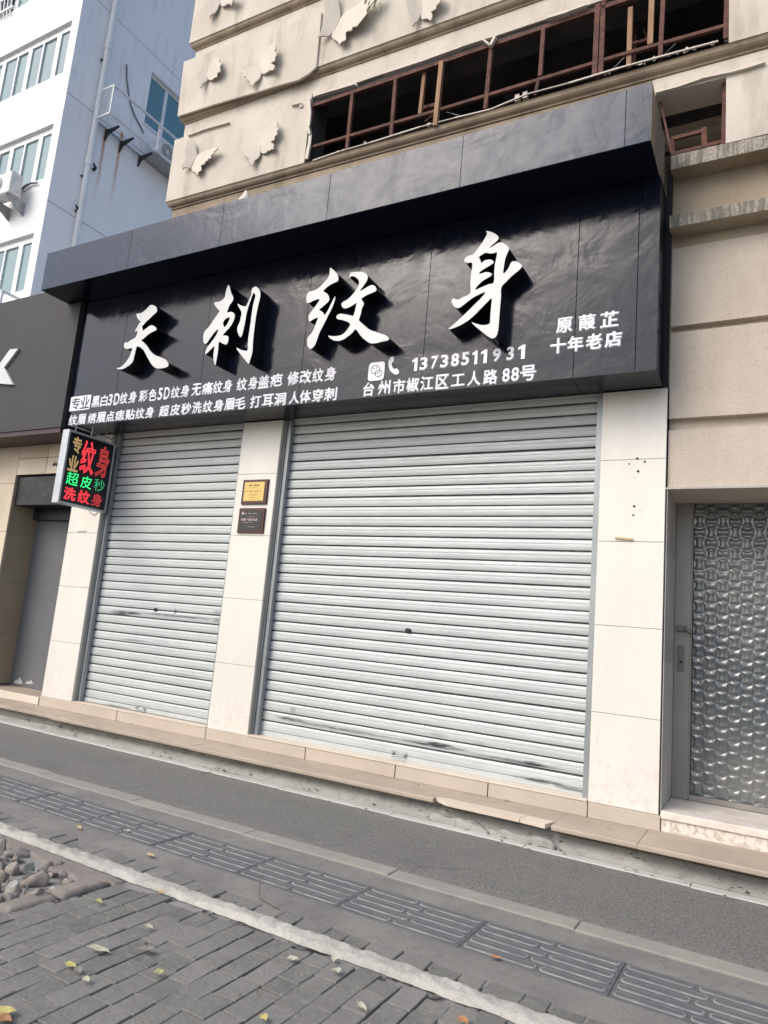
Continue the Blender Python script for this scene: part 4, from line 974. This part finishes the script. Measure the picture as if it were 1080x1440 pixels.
def led(ch, x0, x1, y0, y1, mat, out=True, bold=.03, fill=None):
    # x0,x1 at vertical centre; y0,y1 at horizontal centre
    cxm, cym = (x0+x1)/2, (y0+y1)/2
    u0 = uvled(x0, cym)[0]; u1 = uvled(x1, cym)[0]; v1 = uvled(cxm, y0)[1]; v0 = uvled(cxm, y1)[1]
    if fill: put(ch, u0, u1, v0, v1, fl, .0008, fill, ld, .03)
    return put(ch, u0, u1, v0, v1, fl, .003, mat, ld, bold, outline=out)
led('专', 345, 488, 205, 465, EY, False, .03); led('业', 278, 440, 488, 738, EY, False, .03)
led('纹', 470, 690, 265, 785, ER, True, .022, EDR); led('身', 705, 905, 345, 840, ER2, True, .022, EDR)
led('超', 250, 437, 745, 945, EG, False, .0); led('皮', 470, 640, 805, 995, EG, False, .0); led('秒', 668, 832, 850, 1038, EG2, False, .0)
led('洗', 205, 395, 975, 1175, ER, True, .03, EDR); led('纹', 420, 610, 1020, 1225, ER, True, .026, EDR); led('身', 625, 795, 1070, 1270, ER2, True, .026, EDR)
hk = MB()
for yy in (-.50, -.30, -.12): hk.tube([(LX, yy, zb), (LX, yy+.004, zb+.05), (LX+.015, yy, zb+.07), (LX, yy-.006, zb+.135)], .005, 6)
hk.tube([(LX, -.55, zb+.055), (LX, -.02, zb+.055)], .006, 6)
lb(hk, 'hanger', GALV)
lb(MB().tube([(LX-.06,ya+.02,2.42),(LX-.10,ya+.0,2.44),(LX-.11,ya-.01,2.41)], [.02,.022,.01], 7), 'knob', BLKIRON)
cb = []
for i in range(15):
    a = i/14*math.pi; cb.append(P(124+ (i/14)*14, 716+6*math.sin(a)+i*.25, 1, -.01))
tag(MB().tube(cb, .003, 5).build('loose_cable', WIRE), 'thin loop of cable under the small box sign', 'cable')

# ------------------------------------------------------------------ plaques and stick
PWOOD = simple('plaque_wood', (.07,.014,.012), .35, c2=(.045,.01,.01), scale=20)
GOLD = simple('gold_plate', (.62,.44,.15), .35, .3, c2=(.55,.38,.12), scale=12)
BPL = simple('black_plate', (.012,.014,.022), .25); INK = simple('plaque_ink', (.06,.04,.01), .6); PINK = simple('plaque_pale_ink', (.55,.42,.38), .6)
def scallop(x0, x1, z0, z1, n, a):
    o = []
    for (xa, zc, xb, zd, nn) in ((x0,z0,x1,z0,n),(x1,z0,x1,z1,n-2),(x1,z1,x0,z1,n),(x0,z1,x0,z0,n-2)):
        for i in range(nn*2):
            t_ = i/(nn*2); k_ = a if i % 2 else 0; mx, mz = (x0+x1)/2, (z0+z1)/2
            x = xa+(xb-xa)*t_; z = zc+(zd-zc)*t_
            if abs(zd-zc) < 1e-6: z += k_*(1 if z < mz else -1)
            else: x += k_*(1 if x < mx else -1)
            o.append((x, z))
    return o
x0, x1, z0, z1 = -3.374, -3.067, 2.100, 2.340
pq = thing('gold_plaque', 'gold certificate plaque in a dark red frame on the tiled pillar', 'plaque', loc=((x0+x1)/2,0,z0))
def pqb(mb, name, mat, par, dx=None, dz=None):
    c0 = (x0+x1)/2; mb.v = [(v[0]-c0, v[1], v[2]-z0) for v in mb.v]; return mb.build(name, mat, par)
pqb(MB().cbox(x0, x1, -.022, -.003, z0, z1, .004), 'frame', PWOOD, pq)
m_ = MB(); xzplate(m_, scallop(x0+.026, x1-.034, z0+.028, z1-.022, 9, .006), -.0245, -.0221); pqb(m_, 'plate', GOLD, pq)
def pput(txt, ca, cb_, za_, zb_, mat, par, y=-.0250, bold=.02, gap=.15):
    n = len(txt); w2 = (cb_-ca)/n; c0 = (x0+x1)/2; objs = []
    m2 = MB()
    for i, ch in enumerate(txt):
        vs, fs, be = glyph(ch, bold); xa = min(v[0] for v in vs); xb = max(v[0] for v in vs); ya_ = min(v[1] for v in vs); yb_ = max(v[1] for v in vs)
        m2.add([(ca+w2*(i+gap/2)+(v[0]-xa)/(xb-xa)*w2*(1-gap)-c0, y, za_+(v[1]-ya_)/(yb_-ya_)*(zb_-za_)-z0) for v in vs], fs)
    return m2.build('lettering', mat, par, 'stuff')
def lines(par, mat, rows, y):
    m2 = MB(); c0 = (x0+x1)/2
    for (a, b, z, h, n) in rows:
        for i in range(n):
            if n > 3 and (i*7) % 5 == 4: continue
            p0 = a+(b-a)*i/n; p1 = a+(b-a)*(i+.72)/n
            m2.box(p0-c0, p1-c0, y-.0006, y, z-h/2-z0, z+h/2-z0)
    return m2.build('lettering', mat, par, 'stuff')
lines(pq, INK, [(x0+.085,x0+.215,2.282,.014,7),(x0+.10,x0+.185,2.259,.005,9),(x0+.05,x0+.235,2.225,.007,14),(x0+.085,x0+.19,2.19,.006,10),(x0+.11,x0+.16,2.165,.005,5)], -.0246)
x0, x1, z0, z1 = -3.380, -3.067, 1.822, 2.062
pq = thing('dark_plaque', 'black and dark red plaque with pale lettering below the gold plaque', 'plaque', loc=((x0+x1)/2,0,z0))
pqb(MB().cbox(x0, x1, -.022, -.003, z0, z1, .004), 'frame', PWOOD, pq)
pqb(MB().cbox(x0+.022, x1-.03, -.0245, -.0221, z0+.026, z1-.026, .001), 'plate', BPL, pq)
pqb(MB().tube([(x0+.055,-.0246,z1-.052),(x0+.055,-.0262,z1-.052)], [.015,.015], 14), 'emblem', PINK, pq)
lines(pq, PINK, [(x0+.08,x0+.225,z1-.054,.007,12),(x0+.10,x0+.20,z1-.085,.004,9),(x0+.06,x0+.18,z1-.14,.005,12),(x0+.13,x0+.225,z1-.182,.005,8)], -.0246)
pput('中国十佳纹身店', x0+.035, x0+.24, z1-.125, z1-.1, PINK, pq, -.0248, .03)
p = P(865,756,1,-.01); q = P(890,758.5,1,-.01)
MB().bar(p, q, .014, .013).build('wood_offcut', simple('pale_wood', (.60,.47,.28), .7, c2=(.48,.34,.18), scale=40)); tag(bpy.data.objects['wood_offcut'], 'short strip of pale wood stuck on the wide right pillar', 'wood strip')
p = P(109,747,1,-.006); q = P(121,746.5,1,-.006)
MB().bar(p, q, .012, .008).build('tape_scrap', BUTTER); tag(bpy.data.objects['tape_scrap'], 'scrap of tape on the pillar below the small box sign', 'tape')

# ------------------------------------------------------------------ LEFT NEIGHBOUR
nbd = thing('neighbour_shop', 'neighbouring shop front with brown tiled pier, grey alcove and dark box', 'building')
PX = -7.0; PYD = .37; OT = 2.50
core = MB().box(-9.2, PX-.004, .006, .8, -.12, 2.92).build('pier', GROUT, nbd)
k_ = 0
for k_ in range(5):
    a, b = k_*.6, min(k_*.6+.6, 2.92)
    for (xa, xb) in ((-7.62,PX),(-8.24,-7.62),(-8.86,-8.24)):
        MB().cbox(xa+.0015, xb-.0015, -.002, .02, a+.0015, b-.0015, .002).build('tile', LCREAM, core)
    MB().box(PX-.010, PX+.001, .0215, PYD+.2, a+.0015, b-.0015).build('tile', BROWNTILE, core)
MB().box(PX+.0015, xL1-.0005, .008, .8, OT+.001, 2.93).build('lintel', GROUT, nbd)
for (a, b) in ((OT+.0, 2.70),(2.703,2.92)):
    for (xa, xb) in ((PX+.0,-6.45),(-6.447,xL1)): MB().cbox(xa+.003, xb-.0025, -.001, .0075, a+.002, b-.001, .002).build('tile', LCREAM, nbd)
bw = MB().box(PX+.0015, xL1-.0005, PYD, .8, -.02, OT).build('alcove_wall', DGREY, nbd)
def flk(pts):
    q = [P(0+a/6, 820+b/6, 1, PYD-.002) for a, b in pts]; m_ = MB(); xzplate(m_, [(p.x, p.z) for p in q], PYD-.003, PYD-.0003); return m_.build('flaked_patch', FLAKE, nbd)
flk([(115,845),(125,820),(150,815),(165,795),(180,820),(192,850),(160,852)]); flk([(212,850),(225,830),(245,832),(262,815),(272,838),(285,852),(250,852)])
bx = MB().cbox(PX+.003, xL1-.002, .035, .34, 2.13, 2.485, .006).build('shutter_box', PANELD, nbd)
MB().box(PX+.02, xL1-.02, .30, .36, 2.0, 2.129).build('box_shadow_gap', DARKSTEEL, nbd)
MB().box(-12, -7.0, .81, 6, -.3, 4.3).box(-7.0,-5.87,.81,6,-.3,4.3).build('neighbour_block', PLASTER, nbd)
ns = thing('neighbour_signboard', 'matt charcoal sign sheet of the shop next door with part of a white letter', 'sign')
ns_ = MB().prism([(-13,2.915),(-5.73,2.915),(-5.73,4.382),(-5.965,4.382),(-5.965,4.612),(-13,4.612)], 1, -.40, .0).build('sign_sheet', NSIGN, ns)
MB().box(-13, -5.75, -.385, .02, 2.86, 2.9145).build('bottom_trim', NUNDER, ns)
kp = [(-60,690),(8,690),(55,605),(102,600),(20,705),(72,800),(20,800),(-20,740),(-60,740)]
kq = [P(a/4, 340+b/4, 1, -.43) for a, b in [(0,690),(56,605),(102,600),(22,706),(72,802),(22,800),(0,758)]]
m_ = MB(); xs_ = kq[0].x; pl_ = [(p.x, p.z) for p in kq]; pl_[0] = (xs_-.12, pl_[0][1]-.14); pl_[-1] = (xs_-.03, pl_[-1][1])
zc_ = (kq[3].z+kq[0].z)/2
xzplate(m_, [(xs_-.14, kq[0].z-.12), (kq[1].x, kq[1].z), (kq[2].x, kq[2].z), (kq[3].x, kq[3].z), (kq[4].x, kq[4].z), (kq[5].x, kq[5].z), (xs_-.06, kq[0].z-.22)], -.43, -.401)
m_.box(xs_-.30, xs_-.19, -.43, -.401, kq[5].z, kq[2].z)
m_.build('letter', WHITEL, ns)

# ------------------------------------------------------------------ WHITE TOWER behind
tw = thing('white_apartment_block', 'tall white apartment block with ribbon windows and a shaded grey side', 'building')
TY, TX = 4.2, -14.27; rows_ = [(14.15,15.62),(11.18,12.66),(8.22,9.70),(17.1,18.6)]
m_ = MB(); zprev = -.3
for (a, b) in sorted(rows_):
    m_.box(-26, TX-.3, TY, TY+.2, zprev, a); zprev = b
m_.box(-26, TX-.3, TY, TY+.2, zprev, 26)
m_.box(TX-.2995, TX-.001, TY-.004, TY-.0005, -.3, 26)
m_.build('front_wall', TFRONT, tw)
sw = MB(); gr_ = [-.3, 4.5, 7.54, 10.54, 13.5, 16.48, 19.5, 22.5, 26]
for a, b in zip(gr_, gr_[1:]):
    # leave the side window opening free
    if a < 14.36 < b: 
        sw.box(TX-.3, TX, TY, 6.54, a+.012, b-.012); sw.box(TX-.3, TX, 6.5405, 8.30, a+.012, 14.36); sw.box(TX-.3, TX, 6.5405, 8.30, 15.98, b-.012); sw.box(TX-.3, TX, 8.3005, 14, a+.012, b-.012)
    else: sw.box(TX-.3, TX, TY, 14, a+.012, b-.012)
sw.build('side_wall', TSIDE, tw)
MB().box(-25.9, TX-.21, TY+.21, 13.9, -.3, 25.9).build('side_joint', simple('joint_grey', (.16,.16,.18), .8), tw)
def twin(z0, z1, x_right, n, seed):
    fr_ = MB(); y = TY+.05; x = x_right; k_ = 0; pat = [(.36,.17),(.52,.06),(.44,.17),(.42,.06),(.5,.17),(.5,.06),(.5,.17),(.5,.06)]
    fr_.box(-20.5, x_right, y, y+.06, z0, z0+.07).box(-20.5, x_right, y, y+.06, z1-.16, z1)
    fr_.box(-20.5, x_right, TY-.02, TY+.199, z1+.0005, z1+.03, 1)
    fr_.box(x-.07, x-.001, y-.001, y+.061, z0+.07, z1-.16); x -= .07; pans = []
    for (pw, mw) in pat:
        pans.append((x-pw, x)); x -= pw; fr_.box(x-mw, x, y-.001, y+.061, z0+.0701, z1-.1601); x -= mw
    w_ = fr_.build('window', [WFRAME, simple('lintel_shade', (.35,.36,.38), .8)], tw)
    for i, (a, b) in enumerate(pans): MB().box(a+.0005, b-.0005, y+.03+.008*(i % 2), y+.045+.008*(i % 2), z0+.0705, z1-.1605).build('pane', SGLASS, w_)
for i, (a, b) in enumerate(rows_): twin(a, b, TX-.3002, 6, i)
sfm = MB(); y0_, y1_, z0_, z1_ = 6.541, 8.299, 14.361, 15.979
sfm.box(TX-.16, TX-.10, y0_, y1_, z0_, z0_+.07).box(TX-.16, TX-.10, y0_, y1_, z1_-.09, z1_).box(TX-.16, TX-.10, y0_, y0_+.06, z0_+.07, z1_-.09).box(TX-.16, TX-.10, 7.16, 7.27, z0_+.07, z1_-.09).box(TX-.16, TX-.10, 8.2, y1_, z0_+.07, z1_-.09)
sfw = sfm.build('window', WFRAME, tw); sfw['label'] = 'teal glazed window on the shaded side wall'
MB().box(TX-.14, TX-.12, y0_+.06, 7.16, z0_+.07, z1_-.09).build('pane', TGLASS, sfw); MB().box(TX-.14, TX-.12, 7.27, 8.2, z0_+.07, z1_-.09).build('pane', TGLASS, sfw)
MB().box(TX-.09, TX+.03, 6.50, 8.34, z0_-.06, z0_-.002).build('window_sill', WFRAME, tw)
# roof-height bit seen at the very top left
dp = thing('drainpipe', 'white drainpipe running down the shaded side of the apartment block', 'pipe', loc=(TX+.09,5.03,0))
pm_ = MB().tube([(0,0,-.3),(0,0,26)], .075, 12); pm_.build('pipe', PIPEW, dp)
for z in (9.2, 12.0, 15.35, 18.4):
    MB().tube([(0,0,z),(0,0,z+.26)], .09, 12).build('coupling', PIPEW, dp)
    MB().box(-.088,-.02,-.1,.1,z-.35,z-.32).build('bracket', BLKIRON, dp)
# AC rack on the side wall
rk_ = thing('air_conditioner_rack', 'white railed air conditioner rack on brackets on the shaded side wall', 'rack', loc=(TX,5.0,13.35))
def RB(mb, name, mat): mb.v = [(v[0]-TX, v[1]-5.0, v[2]-13.35) for v in mb.v]; return mb.build(name, mat, rk_)
xo = TX+.62; yA, yB_, zA, zB = 5.03, 7.95, 13.33, 14.12
m_ = MB().bar((xo,yA,zB),(xo,yB_,zB),.05).bar((xo,yA,zA),(xo,yB_,zA),.05).bar((TX,yA,zA),(xo,yA,zA),.05).bar((TX,yA,zB),(xo,yA,zB),.05)
for yy in (yA, 6.62, 7.94): m_.bar((xo,yy,zA),(xo,yy,zB),.045 if yy != 6.62 else .09)
RB(m_, 'rail', WFRAME)
m_ = MB()
for i in range(11):
    z = zA+.06+i*.064; RB(MB().add([(TX+.03,yA-.02,z),(xo-.03,yA-.02,z),(xo-.03,yA+.03,z+.04),(TX+.03,yA+.03,z+.04),(TX+.03,yA-.02,z-.008),(xo-.03,yA-.02,z-.008),(xo-.03,yA+.03,z+.032),(TX+.03,yA+.03,z+.032)],[(0,1,2,3),(4,7,6,5),(0,4,5,1),(2,6,7,3),(0,3,7,4),(1,5,6,2)]), 'louvre', WFRAME)
RB(MB().bar((TX+.06,yA,zA-.02),(TX+.06,yB_,zA-.02),.04), 'wall_rail', GALV)
for yy in (5.43, 5.91, 6.55, 7.75):
    RB(MB().prism([(TX,zA-.03),(TX+.5,zA-.03),(TX+.5,zA-.07),(TX+.12,zA-.17),(TX,zA-.34)], 1, yy-.02, yy+.02), 'bracket', BLKIRON)
RB(MB().box(TX+.04, xo-.04, 6.55, 7.75, zA-.03, zA-.01), 'tray', GALV)
def ac_unit(name, label, loc, rz):
    r_ = thing(name, label, 'air conditioner', 'air conditioner units on the apartment block', loc=loc); r_.rotation_euler = (0,0,rz)
    MB().cbox(-.42, .42, -.15, .15, 0, .56, .012).build('casing', ACW, r_)
    n = 20; m2 = MB()
    for rr in (.06,.10,.14,.18,.215):
        m2.tube([(-.13+rr*math.cos(2*math.pi*i/n), -.158, .28+rr*math.sin(2*math.pi*i/n)) for i in range(n+1)], .006, 4, caps=False)
    for i in range(8): a = math.pi*i/4; m2.bar((-.13,-.158,.28),(-.13+.22*math.cos(a),-.158,.28+.22*math.sin(a)),.006)
    m2.build('fan_grille', ACW, r_)
    MB().tube([(-.13,-.152,.28),(-.13,-.151,.28)], [.22,.22], 24).build('fan_opening', ACG, r_)
    MB().tube([(-.13,-.162,.28),(-.13,-.158,.28)], [.06,.06], 14).build('fan_hub', ACW, r_)
    return r_
ac_unit('air_conditioner', 'white outdoor air conditioner on the railed rack by the teal window', (TX+.36, 7.18, 13.36), rad(90))
pa = P(10, 284, 1, TY-.32)
ac_unit('air_conditioner', 'white outdoor air conditioner under the ribbon windows on the bright front wall', (pa.x-.10, TY-.36, pa.z+.10), 0)
br = thing('air_conditioner_bracket', 'dark metal bracket carrying the air conditioner on the bright front wall', 'bracket', loc=(pa.x, TY, pa.z))
for dx in (-.38, .20):
    MB().prism([(0,.09),(-.52,.09),(-.52,.05),(0,-.26)], 0, dx, dx+.035).build('arm', GALV, br)
cs = [P(a/4, 180+b/4, 1, TY-.05) for a, b in [(72,310),(82,345),(95,352),(120,345),(150,322),(175,310),(210,308)]]
tag(MB().tube(cs, [.05,.05,.045,.04,.035,.025,.02], 6).build('pipe_bundle', WIRE), 'grey wrapped pipe bundle running from the front air conditioner into the wall', 'pipe')
cs = [P(130+a/8.31, 110+b/8.31, 0, TX+.03) for a, b in [(402,-160),(402,0),(420,160),(450,320),(500,450),(560,560),(600,640)]]
tag(MB().tube(cs, .018, 6).build('hanging_cable', WIRE), 'dark cable hanging down the shaded wall behind the rack', 'cable')
# small louvred cage low on the front wall
cg = thing('louvre_cage', 'white louvred cage on the front wall just above the charcoal sign', 'cage', loc=(0,0,0))
a = P(3, 397, 1, TY-.02); b = P(33, 415, 1, TY-.02)
xa_, xb_, zt_ = a.x-.6, b.x-.05, P(20,405,1,TY-.5).z+.0
MB().bar((xb_,TY-.5,zt_-.75),(xb_,TY-.5,zt_),.05).bar((xb_,TY-.5,zt_),(xb_,TY,zt_),.05).bar((xa_,TY-.5,zt_),(xb_,TY-.5,zt_),.05).bar((xa_,TY-.5,zt_-.75),(xb_,TY-.5,zt_-.75),.05).build('frame', WFRAME, cg)
for i in range(11):
    z = zt_-.06-i*.064
    MB().box(xa_, xb_-.03, TY-.52, TY-.49, z-.02, z+.016).build('louvre', WFRAME, cg)
# fittings far up the front wall (top-left corner): small grated opening
gz = P(8, 12, 1, TY)
m_ = MB(); 
for i in range(4): m_.bar(P(2+i*5, 2+i*(-1), 1, TY-.04), P(0+i*4.5, 28-i*2, 1, TY-.04), .03)
m_.bar(P(-4,22,1,TY-.04), P(19,9,1,TY-.04), .06); m_.bar(P(-4,6,1,TY-.04), P(19,-7,1,TY-.04), .05)
m_.build('vent_grille', WFRAME, tw)
m_ = MB(); q = [P(*v, 1, TY-.006) for v in ((-6,-4),(17,-16),(14,14),(-8,30))]; xzplate(m_, [(p.x,p.z) for p in q], TY-.006, TY+.0); m_.build('vent_opening', simple('dark_green_vent', (.05,.08,.08), .5), tw)
for (a, b) in ((132.5,238.5),(108,297)):
    p = P(a, b, 0, TX+.03)
    tag(MB().tube([(TX,p.y,p.z),(TX+.08,p.y,p.z+.03),(TX+.1,p.y-.1,p.z+.1)], [.05,.04,.02], 6).build('wall_spout', BLKIRON), 'small dark outlet right of the drainpipe below the rack' if a > 120 else 'small dark clip left of the drainpipe low on the wall', 'spout')

# ------------------------------------------------------------------ leaves, litter, twigs
def leaf_mesh(L, W, curl, mat, wav=.0):
    L *= .85; W *= .85
    m_ = MB(); n = 7; V = []; curl *= .45
    for i in range(n+1):
        t_ = i/n; w_ = W*math.sin(math.pi*t_**.85)*.5+.0008; z = curl*math.sin(math.pi*t_)+wav*math.sin(t_*9)
        V += [((t_-.5)*L, -w_, z+w_*.22), ((t_-.5)*L, 0, z), ((t_-.5)*L, w_, z+w_*.30)]
    F = []
    for i in range(n):
        for k_ in range(2): p = i*3+k_; F.append((p, p+1, p+4, p+3))
    m_.add(V, F, 0, True); m_.tube([(-.5*L,0,0),(-.62*L,.004,.004)], .0009, 4)
    return m_.build('fallen_leaf', mat)
LC = {'pale': simple('leaf_pale', (.50,.50,.38), .7, c2=(.38,.38,.26), scale=60), 'yellow': simple('leaf_yellow', (.52,.46,.16), .6, c2=(.38,.34,.12), scale=60),
      'green': simple('leaf_green', (.30,.33,.12), .6, c2=(.40,.40,.18), scale=60), 'tan': simple('leaf_tan', (.45,.32,.17), .7, c2=(.55,.45,.25), scale=60),
      'brown': simple('leaf_brown', (.13,.075,.04), .8, c2=(.08,.05,.03), scale=60), 'orange': simple('leaf_orange', (.42,.22,.10), .7, c2=(.32,.16,.08), scale=60), 'grey': simple('leaf_grey', (.26,.25,.22), .8)}
leaves = [
 (211,1203,.075,.035,'tan',-.1,'tan star-like leaf lying beside the tactile paving'),(180,1169,.035,.03,'pale',.4,'tiny pale leaf on a tactile tile'),(111,1164,.06,.03,'tan',-.3,'tan leaf on mortar at the edge of the tactile strip'),
 (139,1268,.055,.028,'green',-.2,'yellow green leaf on bricks just right of the rock bed'),(209,1304,.06,.03,'pale',-.1,'pale grey green leaf on bricks below the bend of the mortar line'),(226,1255,.05,.03,'tan',.1,'small tan leaf against the pale mortar line'),
 (139,1336,.11,.042,'pale',.35,'largest pale leaf lying flat on the bricks'),(99,1358,.06,.03,'yellow',.1,'yellow leaf on the bricks beside a small grey one'),(110,1365,.05,.032,'grey',-.4,'small grey leaf touching the yellow one'),
 (121,1378,.05,.026,'pale',-.3,'small cream leaf below the grey leaf'),(224,1368,.045,.032,'green',.6,'little yellow green leaf alone on the bricks'),(4,1425,.09,.06,'yellow',.9,'large yellow leaf at the corner of the picture'),
 (4,1434,.07,.05,'orange',.3,'pinkish orange leaf under the large yellow one'),(207,1336,.08,.04,'grey',.6,'faded grey leaf with a curled edge on the bricks'),(412,1349,.055,.03,'pale',.3,'whitish leaf in the middle of the brick pavement'),
 (473,1366,.05,.045,'pale',-.6,'round white leaf near the mortar line'),(470,1349,.045,.03,'pale',-1.2,'folded white leaf on the lower edge of the mortar line'),(509,1416,.07,.026,'pale',-.5,'long pale green leaf near the bottom edge'),
 (371,1432,.05,.03,'yellow',-.6,'yellow leaf at the bottom edge of the bricks'),(294,1285,.045,.03,'grey',0,'grey green leaf just below the mortar line'),(697,1347,.055,.028,'orange',0,'orange brown leaf on the tactile paving'),
 (651,1436,.06,.04,'orange',-.5,'orange leaf on bricks at the bottom edge'),(205,1380-50,.02,.02,'brown',.3,'brown speck of leaf beside the faded grey leaf'),
 (85,1023,.09,.03,'brown',.3,'dark curled leaf in the gutter before the narrow shutter'),(101,1029,.07,.03,'brown',-.1,'second dark leaf in the gutter beside the curled one'),
 (39,1013,.06,.03,'brown',.5,'small brown leaf in the gutter near the grey alcove'),(876,1204-2,.05,.03,'orange',.4,'reddish leaf in the gutter below the door sill'),(548,1153,.022,.02,'orange',.2,'tiny orange petal on the cycle path')]
zoff = lambda x, y: G+.010
for i, (px, py, L, W, c, a, lab) in enumerate(leaves):
    z = G+.014 if py > 1100 else G+.006
    if 1005 < py < 1040 or lab.endswith('door sill'): z = G+.045
    p = P(px, py, 2, z); o = leaf_mesh(L, W, .008 if c != 'brown' else .02, LC[c], .003)
    o.location = p; o.rotation_euler = (random.uniform(-.1,.1), random.uniform(-.1,.1), a)
    tag(o, lab, 'leaf', 'fallen leaves on the street')
lt = MB()
for i in range(300):
    if i < 120 or i > 170: x = random.uniform(-6.5, 1.6); y = random.uniform(-.42,-.30)+skx(x) if random.random() < .65 else random.uniform(-.6,-.3)+skx(x); z = G+.004
    elif i < 140: x = random.uniform(-5.5,.4); y = random.choice((-.02,-.03,random.uniform(-.3,-.05))); z = -.094
    else: x = random.uniform(-2.0,.8); y = random.uniform(-3.4,-2.6); z = G+.006
    if i < 120 or i > 170:
        yr = y-skx(x); z = (G+.010 if yr < -.40 else G+.010+(yr+.40)/.10*.076)
    s_ = random.uniform(.004,.015) if i < 140 or i > 170 else random.uniform(.002,.006)
    if random.random() < .5 and (i < 120 or i > 170):
        x = random.choice((-5.9,-5.3,-3.0,-2.9,-2.1,-1.6,-.9,-.35,.35,.9))+random.gauss(0,.09); z += .004
    pts = [(x+s_*math.cos(k_*1.26+i)*random.uniform(.7,1.6), y+s_*math.sin(k_*1.26+i)*random.uniform(.5,1), z+random.uniform(0,.006)) for k_ in range(5)]
    lt.add(pts, [(0,1,2,3,4)], i % 3)
lt.build('leaf_litter', [LC['brown'], LC['grey'], LC['brown']], kind='stuff')
tp = [P(270+a/4, 1240+b/4, 2, G+.012) for a, b in ((385,30),(378,60),(380,95),(410,112),(450,135),(492,155))]
tp[0].z += .05; tp[1].z += .02
tag(MB().tube(tp, .0022, 5).build('twig', LC['brown']), 'thin dark twig beside the tactile paving', 'twig')
# overhanging twig with leaves at the top edge
tg = thing('leafy_twig', 'leafy green twig hanging into view in front of the butterfly wall', 'twig')
LG = simple('live_leaf', (.07,.11,.035), .5, c2=(.10,.13,.05), scale=40)
yt = -1.2
MB().tube([P(545,-60,1,yt),P(536,-30,1,yt),P(530,-5,1,yt),P(526,8,1,yt)], [.012,.009,.006,.004], 6).build('stem', LC['brown'], tg)
for (px, py, a) in ((520,4,-1.2),(527,9,-1.6),(530,2,-1.0),(535,6,-1.9),(524,-4,-.6),(519,12,-1.4),(536.5,9,-1.5),(531,13,-2.0),(515,2,-.9)):
    o = leaf_mesh(.055, .024, .006, LG); o.name = 'leaf'; o.parent = tg; o.location = P(px, py, 1, yt+random.uniform(-.03,.03)); o.rotation_euler = (rad(90)+random.uniform(-.5,.5), a, random.uniform(-.5,.5))
print('objects', len(SC.objects))
